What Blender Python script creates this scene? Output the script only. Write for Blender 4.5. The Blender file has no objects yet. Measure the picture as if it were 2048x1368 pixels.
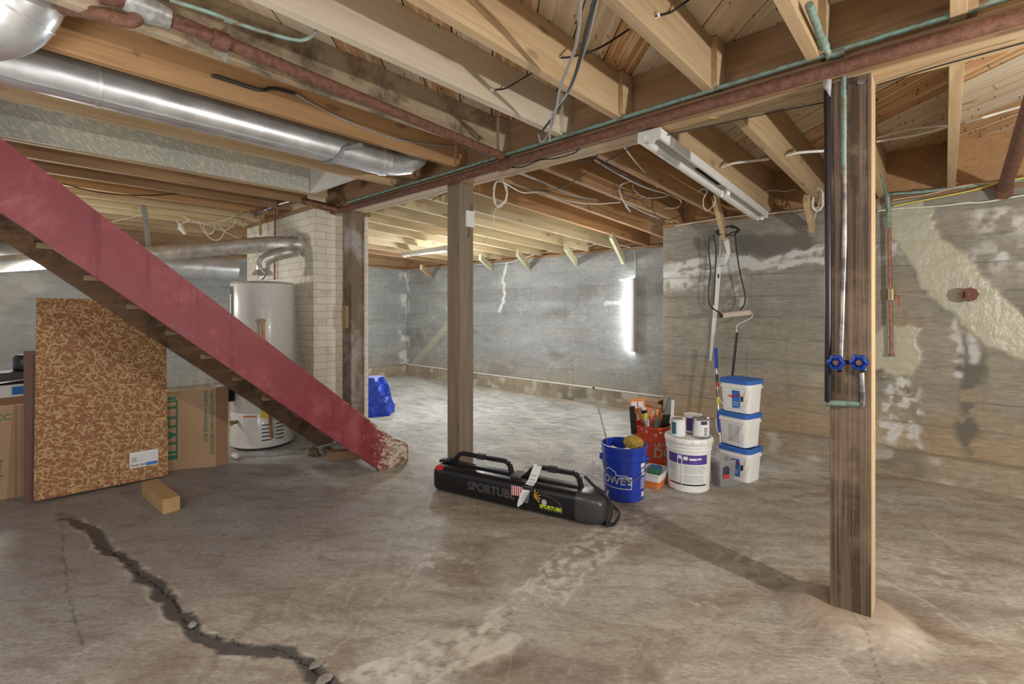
import bpy, math, random
import numpy as np
from mathutils import Vector, Matrix
random.seed(7)
rng = np.random.default_rng(11)
R = math.radians
C = bpy.context.scene.collection
sc = bpy.context.scene

# ------------------------------------------------------------ camera, world, lights, exposure
CAMH, FPX, HOR, ANG = 1.3, 960.0, 620.0, R(42.05)
cam_d = bpy.data.cameras.new('camera'); cam = bpy.data.objects.new('camera', cam_d); C.objects.link(cam)
cam_d.sensor_width = 36; cam_d.lens = 36*FPX/2048; cam_d.shift_y = -(684-HOR)/2048
cam_d.clip_start = .02
cam.location = (0, 0, CAMH); cam.rotation_euler = (R(90), 0, ANG); sc.camera = cam
sc.view_settings.view_transform = 'Standard'; sc.view_settings.look = 'None'
sc.view_settings.gamma = 1; sc.view_settings.use_curve_mapping = False
sc.view_settings.exposure = 0.62
w = bpy.data.worlds.new('world'); sc.world = w; w.use_nodes = True
w.node_tree.nodes['Background'].inputs[0].default_value = (.92, .96, 1, 1)
w.node_tree.nodes['Background'].inputs[1].default_value = .38

def lamp(name, loc, power, radius, col=(1, 1, 1)):
    d = bpy.data.lights.new(name, 'POINT'); d.energy = power; d.shadow_soft_size = radius; d.color = col
    o = bpy.data.objects.new(name, d); C.objects.link(o); o.location = loc
    return o
lamp('work_lamp', (1.55, 2.08, 1.42), 128, .04, (1, .95, .88))          # right of the frame, casts the post's shadow
lamp('fill_behind_camera', (.9, -.3, 1.95), 33, .25, (1, .96, .9))         # unseen soft fill added behind the camera, no fixture there
lamp('fill_left', (-1.6, -.5, 1.6), 32, .25, (1, .97, .93))  # unseen fill added left of the frame, not a real bulb
lamp('furnace_bulb', (-5.9, .35, 1.62), 42, .12, (1, .95, .86))        # behind the stairs
lamp('fill_far_room', (-4.9, 4.3, 1.55), 50, .15, (.93, .97, 1))            # unseen fill added to brighten the far room
lamp('fill_far_left', (-6.9, 4.4, 1.5), 20, .15, (.97, 1, .95))  # second added fill, for the far left corner
lamp('fill_mid', (-2.9, 4.5, 1.5), 16, .2, (1, .97, .92))  # added fill lifting the right end of the back wall

# ------------------------------------------------------------ helpers
ca, sa = math.cos(ANG), math.sin(ANG)
def W(px, py, X=None, Y=None, Z=None, z=None):
    """a measured point of the photo on the plane X=, Y=, Z= or at depth z"""
    a = (px-1024)/FPX; b = (HOR-py)/FPX
    d = Vector((-sa + ca*a, ca + sa*a, b))
    if X is not None: t = X/d.x
    elif Y is not None: t = Y/d.y
    elif Z is not None: t = (Z-CAMH)/d.z
    else: t = z
    return Vector((d.x*t, d.y*t, CAMH + d.z*t))

class MB:
    def __init__(s): s.v = []; s.f = []
    def add(s, vs, fs):
        n = len(s.v); s.v += [tuple(v) for v in vs]; s.f += [tuple(i+n for i in f) for f in fs]; return s
    def box(s, x0, x1, y0, y1, z0, z1, M=None):
        vs = [Vector((x, y, z)) for z in (z0, z1) for x, y in ((x0, y0), (x1, y0), (x1, y1), (x0, y1))]
        if M: vs = [M @ v for v in vs]
        return s.add(vs, [(3, 2, 1, 0), (4, 5, 6, 7), (0, 1, 5, 4), (1, 2, 6, 5), (2, 3, 7, 6), (3, 0, 4, 7)])
    def bar(s, a, b, wd, ht, up=(0, 0, 1)):
        a, b = Vector(a), Vector(b); d = (b-a).normalized(); u = Vector(up)
        r = d.cross(u).normalized()*wd/2; q = r.normalized().cross(d).normalized()*ht/2
        vs = [p+k for p in (a, b) for k in (-r-q, r-q, r+q, -r+q)]
        return s.add(vs, [(3, 2, 1, 0), (4, 5, 6, 7), (0, 1, 5, 4), (1, 2, 6, 5), (2, 3, 7, 6), (3, 0, 4, 7)])
    def tube(s, pts, r, n=8, cap=True, smooth=0):
        pts = [Vector(p) for p in pts]
        if smooth: pts = spline(pts, smooth)
        rs = r if isinstance(r, (list, tuple)) else [r]*len(pts)
        if len(rs) != len(pts): rs = [rs[0]]*len(pts)
        m = len(s.v); prev = None
        for i, p in enumerate(pts):
            d = (pts[min(i+1, len(pts)-1)] - pts[max(i-1, 0)])
            if d.length < 1e-9: d = Vector((0, 0, 1))
            d.normalize()
            if prev is None: nrm = d.orthogonal().normalized()
            else:
                nrm = prev - d*prev.dot(d)
                nrm = nrm.normalized() if nrm.length > 1e-6 else d.orthogonal().normalized()
            prev = nrm; b = d.cross(nrm)
            for k in range(n):
                t = 2*math.pi*k/n
                s.v.append(tuple(p + (nrm*math.cos(t) + b*math.sin(t))*rs[i]))
        for i in range(len(pts)-1):
            for k in range(n):
                k2 = (k+1) % n
                s.f.append((m+i*n+k, m+i*n+k2, m+(i+1)*n+k2, m+(i+1)*n+k))
        if cap:
            s.f.append(tuple(m+k for k in reversed(range(n)))); q = m+(len(pts)-1)*n
            s.f.append(tuple(q+k for k in range(n)))
        return s
    def lathe(s, prof, c=(0, 0, 0), n=40, sx=1, sy=1, cap0=False, cap1=False):
        m = len(s.v)
        for r, z in prof:
            for k in range(n):
                t = 2*math.pi*k/n; s.v.append((c[0]+r*sx*math.cos(t), c[1]+r*sy*math.sin(t), c[2]+z))
        for i in range(len(prof)-1):
            for k in range(n):
                k2 = (k+1) % n; s.f.append((m+i*n+k, m+i*n+k2, m+(i+1)*n+k2, m+(i+1)*n+k))
        if cap0: s.f.append(tuple(m+k for k in reversed(range(n))))
        if cap1:
            q = m+(len(prof)-1)*n; s.f.append(tuple(q+k for k in range(n)))
        return s
    def prism(s, poly, f0, f1):
        n = len(poly); vs = [f0(*p) for p in poly] + [f1(*p) for p in poly]
        fs = [tuple(range(n)), tuple(reversed(range(n, 2*n)))]
        fs += [((i+1) % n, i, n+i, n+(i+1) % n) for i in range(n)]
        return s.add(vs, fs)
    def loft(s, rings, cap=True):
        m = len(s.v); n = len(rings[0])
        for r in rings: s.v += [tuple(p) for p in r]
        for i in range(len(rings)-1):
            for k in range(n):
                k2 = (k+1) % n; s.f.append((m+i*n+k, m+i*n+k2, m+(i+1)*n+k2, m+(i+1)*n+k))
        if cap:
            s.f.append(tuple(m+k for k in reversed(range(n)))); q = m+(len(rings)-1)*n; s.f.append(tuple(q+k for k in range(n)))
        return s
    def build(s, name, mat, parent=None, local=False, smooth=False, bevel=0, origin=None):
        me = bpy.data.meshes.new(name); vs = s.v
        if parent is not None:
            if not local:
                M = MATS[parent.name if parent.type == 'EMPTY' else parent.parent.name].inverted(); vs = [tuple(M @ Vector(v)) for v in vs]
            loc = None
        else:
            a = np.array(vs); loc = origin or ((a[:, 0].min()+a[:, 0].max())/2, (a[:, 1].min()+a[:, 1].max())/2, a[:, 2].min())
            vs = [tuple(v) for v in (a-np.array(loc))]
        me.from_pydata(vs, [], s.f); me.update()
        import bmesh
        b = bmesh.new(); b.from_mesh(me); bmesh.ops.recalc_face_normals(b, faces=b.faces); b.to_mesh(me); b.free()
        o = bpy.data.objects.new(name, me); C.objects.link(o); me.materials.append(mat)
        if parent is not None: o.parent = parent
        else: o.location = loc
        if smooth:
            for p in me.polygons: p.use_smooth = True
            try:
                me.set_sharp_from_angle(angle=R(40))
            except Exception: pass
        if bevel:
            md = o.modifiers.new('bevel', 'BEVEL'); md.width = bevel; md.segments = 2; md.limit_method = 'ANGLE'
        return o

MATS = {}
def tag(o, label, cat, group=None, kind=None):
    o['label'] = label; o['category'] = cat
    if group: o['group'] = group
    if kind: o['kind'] = kind
    return o
def thing(name, label, cat, loc=(0, 0, 0), rotz=0, group=None, M=None):
    o = bpy.data.objects.new(name, None); C.objects.link(o); o.empty_display_size = .05
    m = M if M is not None else Matrix.Translation(Vector(loc)) @ Matrix.Rotation(rotz, 4, 'Z')
    o.matrix_world = m; MATS[o.name] = m
    return tag(o, label, cat, group)
def struct(o): o['kind'] = 'structure'; return o

def spline(P, k=6):
    P = [Vector(p) for p in P]
    if len(P) < 3: return P
    Q = [P[0]*2-P[1]] + P + [P[-1]*2-P[-2]]; out = []
    for i in range(1, len(Q)-2):
        a, b, c, d = Q[i-1], Q[i], Q[i+1], Q[i+2]
        for j in range(k):
            t = j/k
            out.append(.5*((2*b) + (c-a)*t + (2*a-5*b+4*c-d)*t*t + (3*b-a-3*c+d)*t**3))
    out.append(P[-1]); return out

def text_mb(txt, size, place, depth=.0006, align='CENTER', bold=0.0):
    """mesh lettering; place(x, y, d) maps the letter plane to the object"""
    cu = bpy.data.curves.new('lettering', 'FONT'); cu.body = txt; cu.size = size; cu.align_x = align; cu.align_y = 'CENTER'
    cu.extrude = depth; cu.resolution_u = 3; cu.offset = bold
    o = bpy.data.objects.new('lettering', cu); C.objects.link(o)
    dg = bpy.context.evaluated_depsgraph_get(); dg.update()
    me = bpy.data.meshes.new_from_object(o.evaluated_get(dg))
    m = MB(); m.add([place(v.co.x, v.co.y, v.co.z) for v in me.vertices], [tuple(p.vertices) for p in me.polygons])
    bpy.data.objects.remove(o); bpy.data.meshes.remove(me); bpy.data.curves.remove(cu)
    return m

# ------------------------------------------------------------ materials
def nodes(name):
    m = bpy.data.materials.new(name); m.use_nodes = True; nt = m.node_tree
    return m, nt, nt.nodes['Principled BSDF']
def L(nt, a, b): nt.links.new(a, b)
def N(nt, t, **k):
    n = nt.nodes.new(t)
    for a, b in k.items():
        if a.startswith('i_'):
            key = a[2:]; key = int(key) if key.isdigit() else key.replace('_', ' ')
            n.inputs[key].default_value = b
        else: setattr(n, a, b)
    return n
def ramp(nt, fac, stops):
    r = nt.nodes.new('ShaderNodeValToRGB'); e = r.color_ramp.elements
    while len(e) < len(stops): e.new(.5)
    for i, (p, c) in enumerate(stops):
        e[i].position = p; e[i].color = (c, c, c, 1) if isinstance(c, (int, float)) else (*c, 1)
    L(nt, fac, r.inputs[0]); return r.outputs[0]
def mix(nt, fac, a, b, mode='MIX'):
    m = nt.nodes.new('ShaderNodeMix'); m.data_type = 'RGBA'; m.blend_type = mode
    for s, v in ((0, fac), (6, a), (7, b)):
        if isinstance(v, (int, float)): m.inputs[s].default_value = v if s == 0 else (v, v, v, 1)
        elif isinstance(v, tuple): m.inputs[s].default_value = (*v, 1) if len(v) == 3 else v
        else: L(nt, v, m.inputs[s])
    return m.outputs[2]
def coords(nt, scale=(1, 1, 1), rot=(0, 0, 0), rand=False):
    tc = nt.nodes.new('ShaderNodeTexCoord'); out = tc.outputs['Object']
    if rand:
        oi = nt.nodes.new('ShaderNodeObjectInfo'); mm = N(nt, 'ShaderNodeMath', operation='MULTIPLY'); mm.inputs[1].default_value = 37
        L(nt, oi.outputs['Random'], mm.inputs[0]); cb = nt.nodes.new('ShaderNodeCombineXYZ')
        for i in range(3): L(nt, mm.outputs[0], cb.inputs[i])
        va = N(nt, 'ShaderNodeVectorMath', operation='ADD'); L(nt, out, va.inputs[0]); L(nt, cb.outputs[0], va.inputs[1]); out = va.outputs[0]
    if any(rot):
        mr = nt.nodes.new('ShaderNodeMapping'); mr.inputs['Rotation'].default_value = rot; L(nt, out, mr.inputs[0]); out = mr.outputs[0]
    mp = nt.nodes.new('ShaderNodeMapping'); mp.inputs['Scale'].default_value = scale
    L(nt, out, mp.inputs[0]); return mp.outputs[0]
def noise(nt, vec, scale, detail=5, rough=.6, dist=0):
    n = N(nt, 'ShaderNodeTexNoise'); n.inputs['Scale'].default_value = scale; n.inputs['Detail'].default_value = detail
    n.inputs['Roughness'].default_value = rough; n.inputs['Distortion'].default_value = dist
    L(nt, vec, n.inputs['Vector']); return n.outputs['Fac']
def bump(nt, p, h, strength=.3, dist=.01):
    b = nt.nodes.new('ShaderNodeBump'); b.inputs['Strength'].default_value = strength; b.inputs['Distance'].default_value = dist
    L(nt, h, b.inputs['Height']); L(nt, b.outputs[0], p.inputs['Normal'])

def plain(name, col, rough=.5, metal=0, var=.12, scale=30, bmp=0, col2=None, thr=.5, emit=None, coat=0):
    m, nt, p = nodes(name); v = coords(nt, rand=True); n = noise(nt, v, scale)
    c2 = col2 or tuple(c*(1-var) for c in col)
    c = ramp(nt, n, [(thr-.12, c2), (thr+.12, col)]); L(nt, c, p.inputs['Base Color'])
    p.inputs['Roughness'].default_value = rough; p.inputs['Metallic'].default_value = metal; p.inputs['Coat Weight'].default_value = coat
    if bmp: bump(nt, p, n, bmp)
    if emit: p.inputs['Emission Color'].default_value = (*emit[0], 1); p.inputs['Emission Strength'].default_value = emit[1]
    return m

def wood(name, light, dark, axis='Y', stain=None, rough=.75, grain=30, knots=.5, strong=0):
    m, nt, p = nodes(name); st = [grain]*3; st['XYZ'.index(axis)] = grain*.05
    v = coords(nt, tuple(st), rand=True); g = noise(nt, v, 1, 6, .65, .6)
    c = ramp(nt, g, [(.3, dark), (.62, light)])
    if strong:
        st4 = [70]*3; st4['XYZ'.index(axis)] = 1.1
        g2 = noise(nt, coords(nt, tuple(st4), rand=True), 1, 3, .5, .3); c = mix(nt, ramp(nt, g2, [(.40, strong), (.56, 0)]), c, tuple(x*.30 for x in dark))
        g2r = ramp(nt, g2, [(.35, 0), (.6, 1)]); g = g2r
    st2 = [2.5]*3; st2['XYZ'.index(axis)] = .7
    v2 = coords(nt, tuple(st2), rand=True); big = noise(nt, v2, 1, 3)
    c = mix(nt, ramp(nt, big, [(.35, 0), (.7, .55)]), c, tuple(x*.62 for x in light))
    st3 = [6]*3; st3['XYZ'.index(axis)] = 2.2
    vo = N(nt, 'ShaderNodeTexVoronoi'); L(nt, coords(nt, tuple(st3), rand=True), vo.inputs['Vector']); vo.inputs['Scale'].default_value = 1
    k = ramp(nt, vo.outputs['Distance'], [(.07, knots), (.13, 0)]); c = mix(nt, k, c, tuple(x*.3 for x in dark))
    if stain:
        s = noise(nt, coords(nt, (3, 3, 3), rand=True), 1.0, 6, .7, .3)
        c = mix(nt, ramp(nt, s, [(.48, 0), (.62, .85)]), c, stain)
    oi = nt.nodes.new('ShaderNodeObjectInfo'); h = N(nt, 'ShaderNodeHueSaturation')
    mr = N(nt, 'ShaderNodeMapRange'); mr.inputs[3].default_value = .84; mr.inputs[4].default_value = 1.12
    L(nt, oi.outputs['Random'], mr.inputs[0]); L(nt, mr.outputs[0], h.inputs['Value']); L(nt, c, h.inputs['Color'])
    L(nt, h.outputs[0], p.inputs['Base Color']); p.inputs['Roughness'].default_value = rough
    bump(nt, p, g, .25, .004); return m

TAN = ((.56, .41, .24), (.40, .26, .13))
M_tan = wood('tan_wood', *TAN); M_tan_x = wood('tan_wood_cross', *TAN, axis='X'); M_tan_z = wood('tan_wood_up', *TAN, axis='Z')
M_pale = wood('pale_wood', (.68, .57, .36), (.54, .41, .22)); M_palez = wood('pale_brace_wood', (.62, .60, .40), (.52, .46, .28), axis='Z')
M_brown = wood('brown_wood', (.40, .25, .13), (.25, .14, .065)); M_brown_x = wood('brown_wood_cross', (.38, .23, .12), (.24, .13, .06), axis='X')
M_orange = wood('orange_wood', (.50, .30, .14), (.36, .19, .08))
M_white = wood('whitened_wood', (.66, .58, .46), (.56, .47, .35), knots=.3)
M_mould = wood('mouldy_wood', (.52, .42, .29), (.38, .28, .17), stain=(.10, .075, .055))
M_dark = wood('dark_stair_wood', (.26, .15, .08), (.17, .095, .05), stain=(.06, .035, .02))
M_post = wood('weathered_post', (.205, .14, .095), (.12, .078, .05), axis='Z', grain=45, stain=(.24, .17, .12), knots=.7, strong=.8)
M_postg = wood('grey_brown_post', (.30, .232, .17), (.225, .168, .12), axis='Z', grain=24, knots=.5, strong=.25)
M_post3 = wood('dark_splattered_post', (.26, .19, .13), (.16, .11, .07), axis='Z', stain=(.42, .40, .38))
M_block = wood('block_wood', (.52, .34, .15), (.38, .22, .08), axis='X')

def mat_galv():
    m, nt, p = nodes('galvanised_steel'); v = coords(nt, (4, 4, 4), rand=True); n = noise(nt, v, 2, 6, .6)
    L(nt, ramp(nt, n, [(.3, (.60, .62, .64)), (.7, (.78, .80, .82))]), p.inputs['Base Color'])
    p.inputs['Metallic'].default_value = .72
    L(nt, ramp(nt, n, [(.3, .28), (.7, .42)]), p.inputs['Roughness']); return m
M_galv = mat_galv()
M_foil = plain('dull_flue_steel', (.68, .66, .61), .40, .6, .35, 12, .1)
M_strap = plain('grey_strap', (.36, .38, .38), .5, .4)
M_rust = plain('rusty_iron', (.20, .095, .06), .8, .1, .4, 40, .4, col2=(.13, .055, .035))
M_coppg = plain('green_copper', (.24, .37, .32), .6, .3, .3, 26, .3, col2=(.20, .14, .09), thr=.42)
M_copp = plain('copper', (.62, .28, .14), .3, .9, .3, 20)
M_coppd = plain('dull_copper', (.33, .15, .10), .5, .6, .4, 25, col2=(.20, .10, .07))
M_blackp = plain('dark_pipe', (.03, .022, .026), .35, .5)
M_silverp = plain('tarnished_pipe', (.42, .38, .35), .35, .8, .5, 12, col2=(.10, .09, .09))
M_solder = plain('solder_lump', (.55, .55, .55), .5, .5, .4)
M_blue = plain('blue_plastic', (.012, .045, .42), .3, 0, .15, 8, coat=.3)
M_bluelid = plain('blue_lid_plastic', (.03, .14, .52), .4)
M_bluev = plain('blue_valve_handle', (.01, .05, .36), .35, .3)
M_tarp = plain('blue_tarp', (.01, .06, .60), .4, 0, .4, 6)
M_or = plain('orange_plastic', (.62, .075, .025), .35, 0, .15, 8)
M_or2 = plain('light_orange_plastic', (.78, .24, .07), .4)
M_whp = plain('white_plastic', (.82, .82, .80), .4, 0, .06, 10)
M_whd = plain('grey_white_paint', (.70, .70, .66), .5, 0, .12, 5)
M_whm = plain('white_enamel', (.80, .79, .75), .3, 0, .08, 6)
M_clear = plain('cloudy_plastic', (.72, .73, .74), .12, 0, .1, 10)
M_clear.node_tree.nodes['Principled BSDF'].inputs['Transmission Weight'].default_value = .75
M_print = plain('grey_print', (.48, .50, .53), .6); M_printd = plain('dark_print', (.03, .035, .06), .6)
M_purple = plain('purple_print', (.10, .06, .36), .5, 0, .3, 15)
M_teal = plain('teal_print', (.04, .16, .22), .5); M_yel = plain('yellow_label', (.75, .62, .05), .5)
M_redp = plain('red_print', (.55, .03, .03), .5); M_lblue = plain('light_blue_print', (.03, .17, .56), .5)
M_steel = plain('bright_steel', (.65, .65, .66), .25, .95, .2, 15)
M_blk = plain('black_plastic', (.007, .007, .008), .36, 0, .2, 20, .05)
M_blkm = plain('matte_black', (.018, .018, .018), .6)
M_emb = plain('embossed_edge', (.075, .075, .078), .4)
M_lime = plain('lime_print', (.55, .75, .03), .5)
M_card = plain('cardboard', (.42, .27, .16), .85, 0, .08, 4); M_cardd = plain('dark_cardboard', (.33, .20, .11), .85)
M_green = plain('green_print', (.04, .17, .10), .8)
M_paper = plain('paper', (.78, .79, .80), .7, 0, .05); M_sponge = plain('yellow_sponge', (.50, .33, .06), .9, 0, .45, 60, .8)
M_wirew = plain('white_cable', (.74, .71, .64), .5); M_wireb = plain('black_cable', (.015, .015, .016), .5)
M_wirey = plain('yellow_cable', (.68, .58, .10), .5); M_wireg = plain('grey_cable', (.36, .34, .32), .5)
M_heater = plain('heater_enamel', (.78, .78, .76), .28, 0, .04, 3, coat=.2)
M_brass = plain('brass', (.36, .27, .14), .45, .6)
M_dirt = plain('grey_concrete_lump', (.30, .27, .23), .9, 0, .4, 20, .6)
M_film = plain('clear_film', (.85, .87, .9), .08); M_film.node_tree.nodes['Principled BSDF'].inputs['Alpha'].default_value = .35
M_roll = plain('roller_nap', (.66, .55, .47), .95, 0, .1, 80, .5)
M_tube = plain('lit_tube', (.9, .95, 1), .4, emit=((.9, .96, 1), 55))
M_hard = plain('dark_hardboard', (.13, .06, .045), .6); M_box = plain('charcoal_box', (.035, .035, .04), .6)
M_debris = plain('brown_debris', (.20, .12, .07), .9, 0, .6, 18, .6)

def mat_red():
    m, nt, p = nodes('red_paint'); v = coords(nt, rand=False)
    a = noise(nt, coords(nt, (9, 4, 4)), 1.0, 10, .78, .5); c = ramp(nt, a, [(.34, (.195, .022, .032)), (.50, (.235, .032, .042)), (.64, (.32, .08, .09))])
    dr = noise(nt, coords(nt, (1, 16, 1.2)), 1.0, 5, .6)
    c = mix(nt, ramp(nt, dr, [(.58, 0), (.64, .65)]), c, (.15, .012, .02))
    sc_ = noise(nt, coords(nt, (1, 7, 30), (.5, 0, 0)), 1.0, 9, .8, .4); c = mix(nt, ramp(nt, sc_, [(.60, 0), (.68, .55)]), c, (.44, .22, .22))
    at = N(nt, 'ShaderNodeAttribute', attribute_name='wear')
    ch = noise(nt, coords(nt, (1, 34, 60)), 1.0, 6, .75)
    sm = N(nt, 'ShaderNodeMath', operation='ADD'); L(nt, at.outputs['Fac'], sm.inputs[0]); L(nt, ch, sm.inputs[1])
    wf = ramp(nt, sm.outputs[0], [(.77, 0), (.81, 1)])
    wc = ramp(nt, noise(nt, coords(nt, (20, 20, 40)), 1), [(.4, (.30, .17, .10)), (.55, (.62, .56, .47))])
    L(nt, mix(nt, wf, c, wc), p.inputs['Base Color'])
    L(nt, ramp(nt, a, [(.35, .42), (.65, .6)]), p.inputs['Roughness']); bump(nt, p, a, .15); return m
M_red = mat_red()

def mat_osb():
    m, nt, p = nodes('flake_board'); tot = None
    for i, (ang, off) in enumerate(((.3, 0), (1.25, 3), (2.15, 7), (2.8, 11))):
        tc = nt.nodes.new('ShaderNodeTexCoord'); mr = nt.nodes.new('ShaderNodeMapping')
        mr.inputs['Rotation'].default_value = (0, ang, 0); mr.inputs['Location'].default_value = (off, off, off); L(nt, tc.outputs['Object'], mr.inputs[0])
        m2 = nt.nodes.new('ShaderNodeMapping'); m2.inputs['Scale'].default_value = (17, 20, 72); L(nt, mr.outputs[0], m2.inputs[0])
        n = noise(nt, m2.outputs[0], 1, 1.5, .4, .5); f = ramp(nt, n, [(.605, 0), (.617, 1)])
        if tot is None: tot = f
        else:
            mx = N(nt, 'ShaderNodeMath', operation='MAXIMUM'); L(nt, tot, mx.inputs[0]); L(nt, f, mx.inputs[1]); tot = mx.outputs[0]
    v = coords(nt, (60, 60, 60)); n2 = noise(nt, v, 1, 3)
    base = ramp(nt, n2, [(.35, (.23, .09, .04)), (.65, (.34, .155, .07))]); fl = ramp(nt, n2, [(.35, (.42, .25, .10)), (.65, (.62, .42, .19))])
    L(nt, mix(nt, tot, base, fl), p.inputs['Base Color']); p.inputs['Roughness'].default_value = .7; bump(nt, p, tot, .1, .002); return m
M_osb = mat_osb()

def mat_brick():
    m, nt, p = nodes('painted_brick')
    tc = nt.nodes.new('ShaderNodeTexCoord'); se = nt.nodes.new('ShaderNodeSeparateXYZ'); L(nt, tc.outputs['Object'], se.inputs[0])
    ad = N(nt, 'ShaderNodeMath', operation='ADD'); L(nt, se.outputs[0], ad.inputs[0]); L(nt, se.outputs[1], ad.inputs[1])
    cb = nt.nodes.new('ShaderNodeCombineXYZ'); L(nt, ad.outputs[0], cb.inputs[0]); L(nt, se.outputs[2], cb.inputs[1])
    b = nt.nodes.new('ShaderNodeTexBrick'); dn = N(nt, 'ShaderNodeTexNoise'); dn.inputs['Scale'].default_value = 7; L(nt, tc.outputs['Object'], dn.inputs['Vector'])
    sv = N(nt, 'ShaderNodeVectorMath', operation='SCALE'); sv.inputs[3].default_value = .018; L(nt, dn.outputs['Color'], sv.inputs[0])
    av = N(nt, 'ShaderNodeVectorMath', operation='ADD'); L(nt, cb.outputs[0], av.inputs[0]); L(nt, sv.outputs[0], av.inputs[1]); L(nt, av.outputs[0], b.inputs['Vector'])
    b.inputs['Scale'].default_value = 1; b.inputs['Brick Width'].default_value = .205; b.inputs['Row Height'].default_value = .072
    b.inputs['Mortar Size'].default_value = .0035; b.inputs['Mortar Smooth'].default_value = .5
    b.inputs['Color1'].default_value = (.86, .82, .73, 1); b.inputs['Color2'].default_value = (.78, .73, .63, 1); b.inputs['Mortar'].default_value = (.58, .53, .45, 1)
    n = noise(nt, coords(nt, (6, 6, 6)), 1, 7, .7)
    c = mix(nt, ramp(nt, n, [(.55, 0), (.75, .6)]), b.outputs['Color'], (.36, .27, .19))
    L(nt, c, p.inputs['Base Color']); p.inputs['Roughness'].default_value = .75
    s = N(nt, 'ShaderNodeMath', operation='SUBTRACT'); L(nt, n, s.inputs[0]); L(nt, b.outputs['Fac'], s.inputs[1]); bump(nt, p, s.outputs[0], .6, .008); return m
M_brick = mat_brick()

def mat_greenboard():
    m, nt, p = nodes('flaked_green_board'); n = noise(nt, coords(nt, (1, 22, 75), (.75, 0, 0)), 1, 3, .5, .4)
    g = noise(nt, coords(nt, (1.5, 1.5, 1.5)), 1, 4)
    c = ramp(nt, g, [(.35, (.40, .45, .40)), (.65, (.50, .51, .44))])
    L(nt, mix(nt, ramp(nt, n, [(.53, 0), (.57, .8)]), c, (.72, .67, .56)), p.inputs['Base Color']); p.inputs['Roughness'].default_value = .45
    return m
M_gb = mat_greenboard()

def attr(nt, n): return N(nt, 'ShaderNodeAttribute', attribute_name=n).outputs['Fac']
def mat_wall(name, a, b, warm):
    m, nt, p = nodes(name)
    tc = nt.nodes.new('ShaderNodeTexCoord'); mp = nt.nodes.new('ShaderNodeMapping'); mp.inputs['Scale'].default_value = (1.1, 1.1, 4.5); L(nt, tc.outputs['Object'], mp.inputs[0])
    n1 = noise(nt, mp.outputs[0], 1, 7, .62, .4); c = ramp(nt, n1, [(.3, a), (.7, b)])
    n2 = noise(nt, coords(nt, (.5, .5, 2.2)), 1.6, 6, .6); c = mix(nt, ramp(nt, n2, [(.45, 0), (.7, .45)]), c, tuple(x*.66 for x in a))
    c = mix(nt, attr(nt, 'warm'), c, warm)
    fine = noise(nt, coords(nt, (14, 14, 70)), 1, 8, .7); c = mix(nt, .4, c, ramp(nt, fine, [(.3, .12), (.7, .75)]), 'OVERLAY')
    vs_ = noise(nt, coords(nt, (16, 16, 1.1)), 1, 5, .65); c = mix(nt, ramp(nt, vs_, [(.56, 0), (.70, .35)]), c, tuple(x*.6 for x in a))
    bl_ = noise(nt, coords(nt, (3.2, 3.2, 4)), 1, 7, .7); c = mix(nt, ramp(nt, bl_, [(.55, 0), (.68, .35)]), c, tuple(min(1, x*1.5) for x in b))
    spk = noise(nt, coords(nt, (60, 60, 60)), 1, 3, .6)
    c = mix(nt, ramp(nt, spk, [(.66, 0), (.72, .5)]), c, (.10, .09, .075))
    c = mix(nt, attr(nt, 'dark'), c, (.12, .11, .09))
    c = mix(nt, attr(nt, 'white'), c, (.66, .66, .64))
    c = mix(nt, attr(nt, 'patch'), c, (.40, .385, .285))
    c = mix(nt, attr(nt, 'line'), c, (.13, .12, .10))
    L(nt, c, p.inputs['Base Color'])
    rr = mix(nt, attr(nt, 'patch'), (.85, .85, .85), (.30, .30, .30)); L(nt, rr, p.inputs['Roughness'])
    bm = mix(nt, attr(nt, 'patch'), fine, noise(nt, coords(nt, (25, 25, 18)), 1, 4)); bump(nt, p, bm, .8, .011); return m
M_wall = mat_wall('grey_concrete_wall', (.26, .24, .195), (.35, .33, .275), (.40, .29, .165))
M_wallf = mat_wall('far_concrete_wall', (.27, .275, .27), (.37, .375, .365), (.42, .36, .26))

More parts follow.
